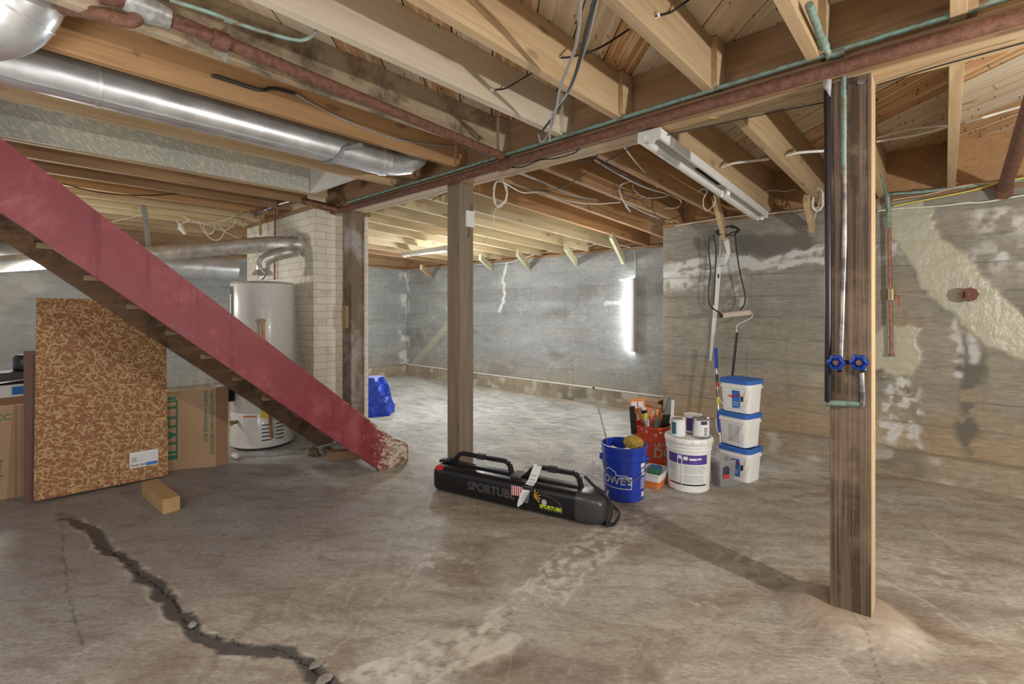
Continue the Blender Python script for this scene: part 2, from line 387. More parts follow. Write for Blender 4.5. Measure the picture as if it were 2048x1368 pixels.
def mat_floor():
    m, nt, p = nodes('stained_concrete_floor')
    v = coords(nt, (1, 1, 1)); st = coords(nt, (.8, 2.4, 1), (0, 0, R(-35)))
    n1 = noise(nt, st, 1.4, 8, .6, .7); c = ramp(nt, n1, [(.30, (.165, .12, .085)), (.42, (.27, .225, .175)), (.54, (.355, .32, .265)), (.70, (.46, .43, .37))])
    n2 = noise(nt, v, .9, 6, .6, .4); c = mix(nt, ramp(nt, n2, [(.42, 0), (.62, .55)]), c, (.36, .345, .315))
    n3 = noise(nt, v, 2.3, 6, .7, 1.2); c = mix(nt, ramp(nt, n3, [(.52, 0), (.64, .65)]), c, (.21, .155, .115))
    n6 = noise(nt, coords(nt, (1.7, 5, 1), (0, 0, R(50))), 1.5, 7, .7, .8); c = mix(nt, ramp(nt, n6, [(.58, 0), (.66, .35)]), c, (.56, .53, .48))
    c = mix(nt, attr(nt, 'grey'), c, (.27, .25, .245))
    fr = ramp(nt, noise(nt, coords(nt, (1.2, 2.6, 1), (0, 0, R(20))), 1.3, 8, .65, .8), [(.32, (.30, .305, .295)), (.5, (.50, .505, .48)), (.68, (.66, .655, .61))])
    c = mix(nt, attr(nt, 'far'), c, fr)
    fine = noise(nt, coords(nt, (30, 80, 30), (0, 0, R(-38))), 1, 8, .75); c = mix(nt, .5, c, ramp(nt, fine, [(.32, .12), (.68, .85)]), 'OVERLAY')
    md_ = noise(nt, coords(nt, (5, 13, 1), (0, 0, R(-38))), 1, 8, .72, .6); c = mix(nt, ramp(nt, md_, [(.38, .55), (.50, 0)]), c, (.17, .13, .10)); c = mix(nt, ramp(nt, md_, [(.58, 0), (.70, .28)]), c, (.55, .52, .46))
    c = mix(nt, attr(nt, 'brown'), c, (.34, .25, .165))
    c = mix(nt, attr(nt, 'crack'), c, (.062, .058, .054))
    c = mix(nt, attr(nt, 'white'), c, (.57, .535, .48))
    c = mix(nt, attr(nt, 'line'), c, (.02, .017, .015))
    L(nt, c, p.inputs['Base Color'])
    L(nt, ramp(nt, n2, [(.4, .42), (.65, .6)]), p.inputs['Roughness']); bump(nt, p, fine, .5, .006); return m
M_floor = mat_floor()

def mat_plank():
    m, nt, p = nodes('subfloor_planks')
    at = N(nt, 'ShaderNodeAttribute', attribute_name='tone').outputs['Fac']
    g = noise(nt, coords(nt, (1.2, 42, 10), (0, 0, R(45))), 1, 5, .6, .4)
    pale = ramp(nt, g, [(.3, (.56, .46, .32)), (.6, (.70, .61, .46))]); orr = ramp(nt, g, [(.42, (.44, .24, .10)), (.55, (.60, .37, .18)), (.62, (.74, .58, .38))])
    c = mix(nt, at, pale, orr); big = noise(nt, coords(nt, (2, 2, 2)), 1, 5)
    c = mix(nt, ramp(nt, big, [(.55, 0), (.75, .4)]), c, (.25, .15, .08)); L(nt, c, p.inputs['Base Color']); p.inputs['Roughness'].default_value = .8; return m
M_plank = mat_plank()

# ------------------------------------------------------------ numpy noise and masked grids
def vnoise(x, y, seed=0):
    xi = np.floor(x).astype(np.int64); yi = np.floor(y).astype(np.int64); fx = x-xi; fy = y-yi
    fx = fx*fx*(3-2*fx); fy = fy*fy*(3-2*fy)
    def h(a, b):
        k = (a*374761393 + b*668265263 + seed*974711) & 0xffffffff
        k = ((k ^ (k >> 13))*1274126177) & 0xffffffff
        return ((k ^ (k >> 16)) & 0xffff)/65535.
    return (h(xi, yi)*(1-fx)+h(xi+1, yi)*fx)*(1-fy) + (h(xi, yi+1)*(1-fx)+h(xi+1, yi+1)*fx)*fy
def fbm(x, y, s, o=5, seed=0):
    t = 0; a = .5
    for i in range(o): t = t + a*vnoise(x*s, y*s, seed+i*17); s *= 2.03; a *= .5
    return t/(1-.5**o)
def sstep(a, b, x): t = np.clip((x-a)/(b-a), 0, 1); return t*t*(3-2*t)
def dline(x, y, P):
    best = np.full(x.shape, 1e9)
    for (x0, y0), (x1, y1) in zip(P[:-1], P[1:]):
        dx, dy = x1-x0, y1-y0; t = np.clip(((x-x0)*dx+(y-y0)*dy)/(dx*dx+dy*dy+1e-12), 0, 1)
        best = np.minimum(best, np.hypot(x-x0-t*dx, y-y0-t*dy))
    return best
def inpoly(x, y, P):
    r = np.zeros(x.shape, bool); n = len(P)
    for i in range(n):
        x0, y0 = P[i]; x1, y1 = P[(i+1) % n]
        r ^= ((y0 > y) != (y1 > y)) & (x < (x1-x0)*(y-y0)/((y1-y0)+1e-12)+x0)
    return r
def sdpoly(x, y, P):
    d = dline(x, y, P+[P[0]]); return np.where(inpoly(x, y, P), -d, d)

def grid_object(name, patches, fn, to3, mat, names):
    V = []; F = []; A = {k: [] for k in names}; n0 = 0
    for a0, a1, na, b0, b1, nb in patches:
        a, b = np.meshgrid(np.linspace(a0, a1, na), np.linspace(b0, b1, nb))
        a = a.ravel(); b = b.ravel(); d, at = fn(a, b)
        edge = np.minimum(np.minimum(a-a0, a1-a), np.minimum(b-b0, b1-b)); d = d*np.clip(edge/.02, 0, 1)
        V.append(to3(a, b, d))
        for k in names: A[k].append(at.get(k, np.zeros_like(a)))
        i = np.arange((na-1)*(nb-1)); r = i//(na-1); c = i % (na-1); q = n0+r*na+c
        F.append(np.stack([q, q+1, q+na+1, q+na], 1)); n0 += na*nb
    V = np.concatenate(V); F = np.concatenate(F)
    me = bpy.data.meshes.new(name); me.vertices.add(len(V)); me.vertices.foreach_set('co', V.ravel())
    me.loops.add(F.size); me.loops.foreach_set('vertex_index', F.ravel().astype(np.int32)); me.polygons.add(len(F))
    me.polygons.foreach_set('loop_start', np.arange(0, F.size, 4, dtype=np.int32)); me.polygons.foreach_set('use_smooth', np.ones(len(F), bool))
    me.update(calc_edges=True)
    for k in names:
        t = me.attributes.new(k, 'FLOAT', 'POINT'); t.data.foreach_set('value', np.concatenate(A[k]).astype(np.float32))
    me.materials.append(mat); o = bpy.data.objects.new(name, me); C.objects.link(o); return o

def fl(*pts): return [tuple(W(px, py, Z=0)[:2]) for px, py in pts]
crackP = fl((128, 1030), (170, 1050), (215, 1092), (262, 1128), (312, 1172), (345, 1215), (385, 1255), (430, 1288), (490, 1300), (560, 1305), (610, 1325), (650, 1362), (700, 1420))
lineP = fl((190, 1085), (255, 1118), (283, 1150), (318, 1170), (355, 1208), (372, 1240), (390, 1262), (425, 1268), (480, 1285), (540, 1292), (600, 1318), (640, 1345), (700, 1400))
hairP = fl((640, 1330), (700, 1272), (745, 1215), (790, 1165), (850, 1115), (905, 1058), (908, 1000))
hair2 = fl((965, 1275), (1035, 1210), (1100, 1150), (1092, 1120), (1140, 1085), (1200, 1060))
rubP = fl((700, 1400), (800, 1345), (900, 1300), (985, 1268), (1060, 1215), (1120, 1150), (1175, 1100), (1235, 1065), (1275, 1035))
leftc = fl((120, 1010), (135, 1190), (165, 1290)); arcP = fl((1690, 1235), (1735, 1290), (1765, 1368))
def floor_fn(x, y):
    w1 = fbm(x, y, 9, 4, 3)-.5; w2 = fbm(x, y, 9, 4, 8)-.5; xx = x+w1*.07; yy = y+w2*.07
    dc = dline(xx, yy, crackP); band = sstep(.040, .022, dc+ (fbm(x, y, 20, 3, 5)-.5)*.03)*sstep(.0, .12, np.hypot(x-crackP[0][0], y-crackP[0][1]))
    xf = x+(fbm(x, y, 30, 3, 4)-.5)*.022; yf = y+(fbm(x, y, 30, 3, 9)-.5)*.022
    dl = dline(xf, yf, lineP); hair = np.minimum(dline(xf, yf, hairP), dline(xf, yf, hair2)); hl = sstep(.0045, .0015, dl)
    rough = fbm(x, y, 28, 4, 21); rb = dline(xx, yy, rubP)
    dr = sstep(.17, .06, rb); ridge = (sstep(.035, .006, np.abs(rough-.5))*.8 + sstep(.60, .72, fbm(x, y, 7, 4, 91))*.8)*dr*sstep(.35, .5, fbm(x, y, 4, 3, 93))
    edge = sstep(.012, .003, np.abs(rb-.105))*sstep(.45, .6, fbm(x, y, 12, 3, 33))
    wh = np.clip(ridge*.9 + dr*sstep(.38, .66, fbm(x, y, 30, 5, 97))*sstep(.3, .55, fbm(x, y, 5, 3, 98))*.85 + edge*.7 + sstep(.012, .003, np.abs(dc-.043))*sstep(.52, .64, fbm(x, y, 14, 3, 40))*.45, 0, 1)
    wh += sstep(.10, .0, np.hypot(x-crackP[0][0], y-crackP[0][1]))*sstep(.5, .6, rough)*.7
    wh += sstep(.006, .002, hair)*.7*(fbm(x, y, 16, 2, 50) > .45)
    cen = W(1290, 1015, Z=0); wh += sstep(.30, .05, np.hypot(x-cen.x, (y-cen.y)*1.3))*sstep(.58, .64, fbm(x, y, 22, 4, 71))*.8
    for px, py, rr in ((880, 1130, .35), (1490, 1105, .3), (1850, 1130, .35), (1420, 1215, .2)):
        q = W(px, py, Z=0); wh += sstep(rr, rr*.2, np.hypot(x-q.x, y-q.y))*sstep(.62, .68, fbm(x, y, 26, 4, int(px)))*.5
    line = np.clip(hl*(fbm(x, y, 18, 2, 60) > .33) + sstep(.003, .001, hair)*.35 + sstep(.005, .001, dline(xf, yf, leftc))*.55 + sstep(.004, .001, dline(x, y, arcP))*.5, 0, 1)
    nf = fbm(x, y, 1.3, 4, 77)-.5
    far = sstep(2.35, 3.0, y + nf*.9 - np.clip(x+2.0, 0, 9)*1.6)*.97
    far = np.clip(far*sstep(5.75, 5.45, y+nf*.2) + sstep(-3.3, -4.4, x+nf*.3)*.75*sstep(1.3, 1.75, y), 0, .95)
    grey = sstep(-2.1, -3.1, x+nf*.8)*sstep(2.1, 1.3, y+nf)*.8
    brn = sstep(4.2, 4.8, y+nf*.5)*sstep(-2.6, -2.0, x)*.5*fbm(x, y, 3, 4, 12) + sstep(5.3, 5.7, y)*.5
    brn += sstep(.25, .0, dline(xx, yy, crackP))*.25*fbm(x, y, 5, 3, 13)
    g = W(1440, 1040, Z=0); brn += sstep(.008, .003, dline(x, y, [tuple(W(1425, 985, Z=0)[:2]), tuple(W(1465, 1025, Z=0)[:2])]))
    rp = np.hypot(x+.30, (y-2.46)*1.1) + (fbm(x, y, 12, 3, 95)-.5)*.03
    mound = sstep(.30, .15, rp); brn = brn + mound*.45; wh = wh + mound*.35*sstep(-.1, .25, x+.30)  # right side of the mound whitened to stand in for light on it
    d = -.010*hl - .005*band + .005*ridge*dr + .012*dr*(fbm(x, y, 26, 4, 99)-.5) + .003*(fbm(x, y, 2, 3, 1)-.5) + edge*.003 + mound*.052 + mound*.012*(fbm(x, y, 14, 3, 96)-.5)
    return d, dict(crack=band*.93, white=np.clip(wh, 0, .85), line=line, far=far, grey=grey, brown=np.clip(brn, 0, .8))
FN = ['crack', 'white', 'line', 'far', 'grey', 'brown']
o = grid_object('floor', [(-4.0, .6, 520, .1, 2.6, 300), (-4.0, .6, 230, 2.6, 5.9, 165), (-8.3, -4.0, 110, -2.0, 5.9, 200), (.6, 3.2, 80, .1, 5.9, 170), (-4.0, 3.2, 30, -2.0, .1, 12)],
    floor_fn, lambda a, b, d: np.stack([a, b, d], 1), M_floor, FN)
struct(o)

def wpts(Y, *pts): return [(W(px, py, Y=Y).x, W(px, py, Y=Y).z) for px, py in pts]
YR, YF, XL, XC = 4.90, 5.80, -8.10, -2.24
diag = wpts(YR, (1770, 400), (1832, 408), (1870, 470), (1925, 530), (1985, 590), (2060, 655), (2150, 720), (2150, 790), (2048, 705), (1985, 690), (1930, 640), (1880, 595), (1830, 520), (1785, 470))
blob = wpts(YR, (1762, 660), (1790, 655), (1830, 662), (1832, 720), (1820, 745), (1780, 745), (1750, 720), (1742, 690))
whiteband = wpts(YR, (1325, 540), (1420, 520), (1520, 525), (1590, 508), (1655, 498)); whiteband2 = wpts(YR, (1325, 548), (1450, 540), (1560, 530), (1655, 518))
darkband = wpts(YR, (1330, 500), (1450, 490), (1560, 490), (1640, 478)); topstain = wpts(YR, (1345, 478), (1440, 478))
drips = [wpts(YR, (px, y0), (px+dx, y1)) for px, y0, y1, dx in ((1925, 700, 880, 4), (1945, 720, 900, -6), (1935, 680, 780, 2), (1960, 690, 760, 2))]
wdrips = [wpts(YR, (px, y0), (px, y1)) for px, y0, y1 in ((1914, 640, 750), (1950, 640, 720), (1775, 745, 880), (1800, 745, 860), (1815, 740, 850), (1830, 780, 900))]
wpatch = [wpts(YR, (1780, 860), (1815, 900)), wpts(YR, (1950, 520), (2048, 500), (2080, 540)), wpts(YR, (1970, 440), (2070, 440)), wpts(YR, (1775, 500), (1800, 505)), wpts(YR, (1468, 560), (1470, 600)), wpts(YR, (1330, 565), (1400, 560))]
ddr = [wpts(YR, (px, y0), (px, y1)) for px, y0, y1 in ((1786, 770, 800), (1812, 770, 795), (1760, 700, 760))]
def wall_common(x, z, seed, step=.205):
    w = (fbm(x, z, 1.2, 3, seed)-.5)*.05; row = np.floor((z+w)/step); fr = (z+w)/step-row
    ln = sstep(.05, .012, np.minimum(fr, 1-fr))*sstep(.40, .58, fbm(x, z*.2+row*3.1, 1.6, 3, seed+5))
    col = vnoise(x*.28+row*7.3, row*1.7, seed+9)-.5
    return ln*(.6 if seed == 5 else .38), col, fr
def right_fn(x, z):
    ln, col, fr = wall_common(x, z, 5); n1 = (fbm(x, z, 14, 4, 2)-.5); n2 = (fbm(x, z, 14, 4, 6)-.5); xx = x+n1*.09; zz = z+n2*.09
    pat = np.clip(sstep(.05, .03, sdpoly(xx, zz, diag)) + sstep(.035, .012, sdpoly(xx, zz, blob)), 0, 1)
    n = fbm(x, z, 10, 4, 9)
    wh = sstep(.055, .02, dline(xx, zz, whiteband)+ (n-.5)*.12)*sstep(-2.2, -1.6, x+n*.6) + sstep(.030, .01, dline(xx, zz, whiteband2)+(n-.5)*.06)*.9
    for P in wpatch: wh = wh + sstep(.14, .02, dline(xx, zz, P))*sstep(.40, .66, fbm(x, z, 16, 5, 52))*.85
    for P in wdrips: wh = wh + sstep(.05, .01, dline(x+n1*.08, z, P))*sstep(.42, .62, fbm(x, z, 22, 4, 51))*.7
    dk = sstep(.13, .06, dline(xx, zz, darkband))*sstep(.38, .55, fbm(x, z, 5, 4, 31))*.85
    for P in drips: dk = dk + sstep(.06, .02, dline(x+n1*.08, z, P))*.6*sstep(.3, .5, n)
    for P in ddr: dk = dk + sstep(.02, .006, dline(xx, z, P))*.7
    warm = sstep(.85, .25, z+(n-.5)*.5)*.8 + sstep(.25, .02, dline(x, z, wpts(YR, (1790, 600), (1800, 640))))*.4
    warm = np.clip(warm+col*.35, 0, .8); dk = np.clip(dk + np.clip(-col, 0, 1)*.35, 0, .85)
    d = -.004*ln + pat*(.010+.008*fbm(x, z, 12, 3, 44)) + .003*n + col*.003
    return d, dict(patch=pat, white=np.clip(wh*(1-pat), 0, .85), dark=dk*(1-pat), warm=warm*(1-pat), line=ln*(1-pat))
WN = ['patch', 'white', 'dark', 'warm', 'line']
TOPR, TOPF = 2.17, 2.10
struct(grid_object('wall_right', [(XC, 1.9, 345, 0, TOPR, 180)], right_fn, lambda a, b, d: np.stack([a, YR-d, b], 1), M_wall, WN))
seam = wpts(YF, (1012, 528), (1005, 560), (1008, 590), (1000, 622)); cornl = wpts(YF, (806, 560), (800, 640), (808, 730))
lwhite = wpts(YF, (1120, 560), (1260, 555)); fh = [wpts(YF, (1180, 605), (1258, 607)), wpts(YF, (1200, 565), (1258, 560))]
def far_fn(x, z):
    ln, col, fr = wall_common(x, z, 15); n = fbm(x, z, 7, 4, 19); n1 = (fbm(x, z, 14, 4, 2)-.5)
    wh = sstep(.045, .02, dline(x+n1*.12, z, seam))*.9
    for P in fh: wh = wh + sstep(.035, .01, dline(x, z+n1*.06, P))*sstep(.5, .62, n)*.7
    wh = wh + sstep(.12, .03, x*0+(x-XL))*sstep(.5, .6, n)*.8
    gp = wpts(YF, (800, 760), (905, 640)); pat = sstep(.09, .05, dline(x+n1*.1, z+n1*.1, gp))*.8
    dk = np.clip(-col, 0, 1)*.55 + sstep(.55, .75, fbm(x, z*2, 1.6, 4, 23))*.4
    warm = np.clip(sstep(.55, .1, z+(n-.5)*.4)*.8 + col*.15, 0, .8)
    return -.004*ln+.003*n+col*.004+pat*.008, dict(patch=pat, white=np.clip(wh, 0, .85), dark=np.clip(dk, 0, .7), warm=warm, line=ln)
struct(grid_object('wall_back', [(XL, XC, 400, 0, TOPF, 130)], far_fn, lambda a, b, d: np.stack([a, YF-d, b], 1), M_wallf, WN))
def left_fn(y, z):
    ln, col, fr = wall_common(y, z, 25); n = fbm(y, z, 7, 4, 29); n1 = (fbm(y, z, 14, 4, 2)-.5)
    p1 = [tuple((W(px, py, X=XL).y, W(px, py, X=XL).z)) for px, py in ((-60, 640), (0, 600), (60, 555), (110, 535))]
    pat = sstep(.16, .11, dline(y+n1*.1, z+n1*.1, p1))*.55
    wh = sstep(5.55, 5.75, y+n1*.3)*sstep(.42, .6, n)*.85 + sstep(.25, .1, dline(y, z, p1))*sstep(.5, .6, n)*.5 + .25*sstep(3, 1, y)
    return -.004*ln+.003*n+col*.003, dict(patch=pat, white=np.clip(wh, 0, .8), dark=np.clip(-col*.5, 0, .5), warm=sstep(.6, .2, z)*.5, line=ln*.8)
struct(grid_object('wall_left', [(-2.0, YF, 330, 0, TOPF, 105)], left_fn, lambda a, b, d: np.stack([XL+d, a, b], 1), M_wallf, WN))
m = MB(); m.box(XC, XC+.02, YR+.012, YF-.012, 0, TOPF); struct(m.build('wall_corner', M_wall))
for (nm, bx) in (('wall_core_right', None),): pass
# footings and sills
def foot(name, a0, a1, h, dep, to3, seed):
    def fn(a, b):
        n = fbm(a, b, 6, 4, seed); return (n-.5)*.02, dict(warm=.55*n+.2, dark=sstep(.5, .7, fbm(a, b, 3, 4, seed+3))*.5, white=sstep(.60, .7, n)*.4, patch=b*0, line=sstep(.012, .004, np.abs(b-h))*.5)
    na = int((a1-a0)/.03)
    o = grid_object(name, [(a0, a1, na, 0, h+dep, 26)], fn, lambda a, b, d: to3(a, np.minimum(b, h), np.where(b <= h, 0, b-h), d), M_wall, WN); return struct(o)
foot('trim_1', XC-.02, 1.9, .20, .085, lambda a, b, c, d: np.stack([a, YR-.085+c-d, b], 1), 61)
foot('trim_2', XL, XC, .21, .09, lambda a, b, c, d: np.stack([a, YF-.09+c-d, b], 1), 62)
foot('trim_3', -2.0, YF, .21, .09, lambda a, b, c, d: np.stack([XL+.09-c+d, a, b], 1), 63)
m = MB(); m.tube([(XL+.1, YF-.075, .215), (-6, YF-.07, .213), (-4, YF-.075, .216), (XC, YF-.07, .213)], .012, 6, smooth=8); struct(m.build('trim_4', M_whd))
m = MB(); m.box(XC, 1.9, YR-.01, YR+.13, TOPR, TOPR+.035); struct(m.build('trim_5', M_brown_x))
m = MB(); m.box(XL, XC, YF-.01, YF+.13, TOPF, TOPF+.035); struct(m.build('trim_6', M_brown_x))
m = MB(); m.box(XC, 1.9, YR+.05, YR+.09, TOPR+.035, 2.62); struct(m.build('trim_7', M_orange))
m = MB(); m.box(XL-.2, XC, YF+.05, YF+.09, TOPF-.1, 2.62); struct(m.build('trim_8', M_brown_x))
m = MB(); m.box(XL-.13, XL+.01, -2, YF, TOPF, TOPF+.035); m.box(XL-.09, XL-.05, -2, YF+.06, TOPF+.035, 2.62); struct(m.build('trim_9', M_brown))
# return block beyond the corner above wall_corner is open to the joists

# ceiling: diagonal subfloor planks and nail points
def clip(poly, x0, x1, y0, y1):
    for ax, lim, sg in ((0, x0, 1), (0, x1, -1), (1, y0, 1), (1, y1, -1)):
        out = []
        for i in range(len(poly)):
            a, b = poly[i], poly[(i+1) % len(poly)]; da = (a[ax]-lim)*sg; db = (b[ax]-lim)*sg
            if da >= 0: out.append(a)
            if da*db < 0:
                t = da/(da-db); out.append((a[0]+(b[0]-a[0])*t, a[1]+(b[1]-a[1])*t))
        poly = out
        if not poly: return []
    return poly
CEIL = 2.585
m = MB(); tones = []; s2 = math.sqrt(.5); k = -7.0
while k < 10.5:
    wd = .19; e0, e1 = k, k+wd-.007
    # plank runs along (-1,1); offset along (1,1)
    q = [(s2*(e-t), s2*(e+t)) for e, t in ((e0, -12), (e1, -12), (e1, 12), (e0, 12))]
    pl = clip(q, XL-.05, 3.2, -2.0, YF+.05); zz = CEIL + random.uniform(0, .002)
    if pl:
        n0 = len(m.f); m.prism(pl, lambda x, y: (x, y, zz), lambda x, y: (x, y, zz+.02))
        tones += [random.choice((0, .1, .25, .9, 1, .05))]*(len(m.f)-n0)
    k += wd
n0 = len(m.f); m.box(XL-.05, 3.2, -2.0, YF+.1, CEIL+.021, CEIL+.04); tones += [.9]*(len(m.f)-n0)
for i in range(1500):
    x = random.uniform(-4, 1.6); y = random.uniform(.9, 5.6); ln = random.uniform(.012, .034); a = random.uniform(0, 6.3)
    n0 = len(m.f); tip = (x+math.cos(a)*ln*.35, y+math.sin(a)*ln*.35, CEIL-ln); r = .0026
    m.add([(x-r, y-r, CEIL), (x+r, y-r, CEIL), (x, y+r, CEIL), tip], [(0, 1, 3), (1, 2, 3), (2, 0, 3)]); tones += [2]*(len(m.f)-n0)
me = bpy.data.meshes.new('ceiling'); me.from_pydata(m.v, [], m.f); me.update(); me.materials.append(M_plank); me.materials.append(M_blkm)
t = me.attributes.new('tone', 'FLOAT', 'FACE'); t.data.foreach_set('value', np.clip(tones, 0, 1).astype(np.float32))
for p, tn in zip(me.polygons, tones):
    if tn == 2: p.material_index = 1
o = bpy.data.objects.new('ceiling', me); C.objects.link(o); struct(o)

# ------------------------------------------------------------ main beam and posts
BB = 2.262
t = thing('main_beam', 'long built-up timber beam with pipes along its face, carried by the posts', 'beam', (-1.5, 2.48, BB))
m = MB()
for i in range(3): m.box(-4.75, 2.2, 2.405+.053*i, 2.405+.053*i+.050, BB + .002*(i % 2), 2.585)
m.build('beam_plies', M_tan_x, t)
m = MB(); m.box(-4.6, 2.2, 2.365, 2.404, BB+.004, BB+.078); m.build('ledger_strip', M_brown_x, t)
m = MB(); m.box(-4.75, 2.2, 2.404, 2.4045, BB+.1, 2.584); m.build('beam_face', M_brown_x, t)

t = thing('support_post', 'weathered dark wooden post nearest the camera with blue-handled valves, on a concrete mound', 'post', (-.293, 2.49, 0))
m = MB(); m.box(-.363, -.223, 2.418, 2.56, .04, BB); m.build('post_body', M_post, t, bevel=.003)
m = MB(); m.box(-.2228, -.2205, 2.4185, 2.5595, .05, BB); m.build('pale_side', M_tan_z, t)['label'] = 'pale layer over the right side face'  # paler wood colour laid over the post's right side face
m = MB(); c = W(1723, 163, Y=2.414); m.tube([c, c+Vector((0, -.008, 0))], .015, 12); m.build('bolt', M_steel, t)
t = thing('support_post', 'grey-brown square post in the middle behind the black case, small white box on it', 'post', (-2.78, 2.49, 0))
m = MB(); m.box(-2.853, -2.709, 2.418, 2.557, 0, BB); m.build('post_body', M_postg, t, bevel=.003)
c = W(938, 438, X=-2.70); m = MB(); m.box(-2.706, -2.685, c.y-.035, c.y+.045, c.z-.062, c.z+.062); m.build('wall_box', M_whp, t, bevel=.003)['label'] = 'small white plastic box'
m = MB(); m.tube([c+Vector((0, .0, -.07)), c+Vector((0, .005, -.10)), c+Vector((0, -.01, -.14))], .003, 6, smooth=4); m.build('green_plug', M_green, t)
t = thing('support_post', 'dark paint-splattered post standing against the painted brick chimney', 'post', (-4.36, 2.49, 0))
m = MB(); m.box(-4.43, -4.286, 2.418, 2.56, 0, BB); m.build('post_body', M_post3, t, bevel=.003)
m = MB(); m.box(-4.455, -4.435, 2.42, 2.56, .0, BB); m.build('side_board', M_brown, t)
c = W(691, 632, Y=2.40); m = MB(); m.box(c.x-.04, c.x+.03, 2.385, 2.416, c.z-.12, c.z+.10); m.build('wood_scrap', M_tan_z, t)['label'] = 'short tan wood scrap nailed to the face'

# ------------------------------------------------------------ joists
JT = .046; GN = 'joists on the near side of the main beam'
near = [(-.012, M_tan, 'unstained tan joist ending at the beam at the far top right', -.6),
        (.432, M_tan, 'tan joist beside the thick green copper pipe at the top right', -.6), (.862, M_tan, 'tan joist with a bold end block, between the hanging wires and the green copper pipe', -.6),
        (1.352, M_tan, 'broad tan joist crossed by the bundle of hanging black wires', -.6), (1.741, M_white, 'whitened pale joist with water streaks in the upper middle', -.6),
        (2.26, M_mould, 'mould-stained joist above the long rusty pipe', -.6), (2.684, M_orange, 'orange-brown joist carrying the grey armoured cable', -.6),
        (3.17, M_brown, 'brown joist hidden partly by the round silver duct', -.6), (3.485, M_tan, 'tan joist just below the silver duct, edging the green panel', -.6)]
for i, (u, mt, lb, y0) in enumerate(near):
    t = thing('ceiling_joist', lb, 'joist', (-u+JT/2, 1, 2.35), group=GN)
    m = MB(); m.box(-u, -u+JT, y0, 2.404, 2.345, CEIL); m.build('joist_board', mt, t, bevel=.002)
    m = MB(); m.box(-u+JT, -u+JT+.028, 2.30, 2.403, 2.352, CEIL-.005); m.build('end_block', mt, t)
GL = 'joists above the stairs and water heater'
lefts = ['joist edging the flaked green board above the stairs', 'first joist beyond the green-board joist above the stairs', 'second joist beyond the green-board joist', 'third joist beyond the green-board joist, behind the grey strap',
         'fourth joist beyond the green-board joist', 'pale joist with paint drips beyond the grey strap', 'joist behind the hanging cream lamp holder', 'second to last joist before the left wall', 'last joist before the left wall', 'joist above the silver duct at the left wall']
for i, lb in enumerate(lefts):
    u = 4.30+.405*i; mt = (M_tan, M_brown, M_brown, M_orange, M_pale, M_pale, M_pale, M_tan, M_tan, M_brown)[i]
    m = MB(); y1 = 2.20 if i else 2.404
    if i == 0: y0 = -.12
    elif i == 1: y0 = -.12
    else: y0 = -1.9
    m.box(-u, -u+JT, y0, 2.16 if i else 2.16, 2.345, CEIL); o = m.build('ceiling_joist', mt, bevel=.002); tag(o, 'wooden '+lb, 'joist', GL)
GF = 'joists on the far side of the main beam'
cols = [M_tan, M_tan, M_tan, M_tan, M_orange, M_orange, M_orange, M_orange, M_pale, M_pale, M_pale, M_pale, M_pale, M_pale, M_pale, M_tan, M_brown]
flab = ['far-side joist right of the nearest post, dropping to the wall', 'far-side joist mostly hidden behind the nearest post', 'light tan far-side joist left of the nearest post, pierced by white cables', 'tan far-side joist just right of the white light fixture',
        'far-side joist just left of the white light fixture', 'orange-brown far-side joist with the tangle of looped cables', 'orange-brown far-side joist meeting the corner of the right wall', 'orange-brown far-side joist over the right end of the back wall, first past the corner',
        'first pale joist of the far room, at the long yellow brace', 'second pale joist of the far room from the long yellow brace', 'third pale joist of the far room from the long yellow brace', 'fourth pale joist of the far room from the long yellow brace',
        'fifth pale joist of the far room from the long yellow brace', 'pale far-room joist behind the second light fixture', 'pale far-room joist above the blue box', 'second to last far-room joist, near the left wall', 'last far-room joist, against the left wall']
for i, lb in enumerate(flab):
    u = -.03+.418*i; u = [-.012, .40, .815, 1.235, 1.65, 2.08, 2.49, 2.91, 3.38][i] if i < 9 else 3.38+.43*(i-8)
    y1 = YR+.05 if u < 2.2 else YF+.05; z1 = TOPR+.036 if u < 2.2 else TOPF+.036
    y0 = 2.563; xb = -u; f = lambda y: 2.275+(z1-2.275)*(y-y0)/(y1-y0)
    m = MB(); vs = []
    for y in (y0, y1):
        for (x, z) in ((xb, f(y)), (xb+JT, f(y)), (xb+JT, CEIL), (xb, CEIL)): vs.append((x, y, z))
    m.add(vs, [(3, 2, 1, 0), (4, 5, 6, 7), (0, 1, 5, 4), (1, 2, 6, 5), (2, 3, 7, 6), (3, 0, 4, 7)])
    o = m.build('ceiling_joist', cols[i], bevel=.002); tag(o, lb[0].upper()*0+lb, 'joist', GF)

def brace(p0, p1, wd, ht, label, mt=M_palez):
    m = MB(); m.bar(p0, p1, wd, ht, (1, 0, 0)); o = m.build('wooden_brace', mt, bevel=.002); tag(o, label, 'brace', 'short braces between joists and walls')
def brp(a, ya, b, yb, lab, wd=.085, ht=.04, mt=M_palez): brace(W(*a, Y=ya), W(*b, Y=yb), wd, ht, lab, mt)
brp((1222, 470), 4.9, (1247, 523), 5.79, 'long yellowish wooden brace left of the vertical lit tube on the back wall')
brp((1130, 493), 5.0, (1152, 526), 5.79, 'pale green-tinged brace on the back wall, second left of the lit tube')
brp((1035, 505), 5.05, (1058, 535), 5.79, 'pale green-tinged brace on the back wall beside the white seam streak')
brp((960, 514), 5.1, (984, 537), 5.79, 'pale brace on the back wall just right of the middle post')
brp((842, 534), 5.15, (864, 552), 5.79, 'small brown brace near the far left corner of the back wall', mt=M_tan_z)
brp((1430, 395), 4.35, (1450, 475), 4.80, 'tan brace at the wall top tangled with black cord, below the light fixture', mt=M_tan_z)
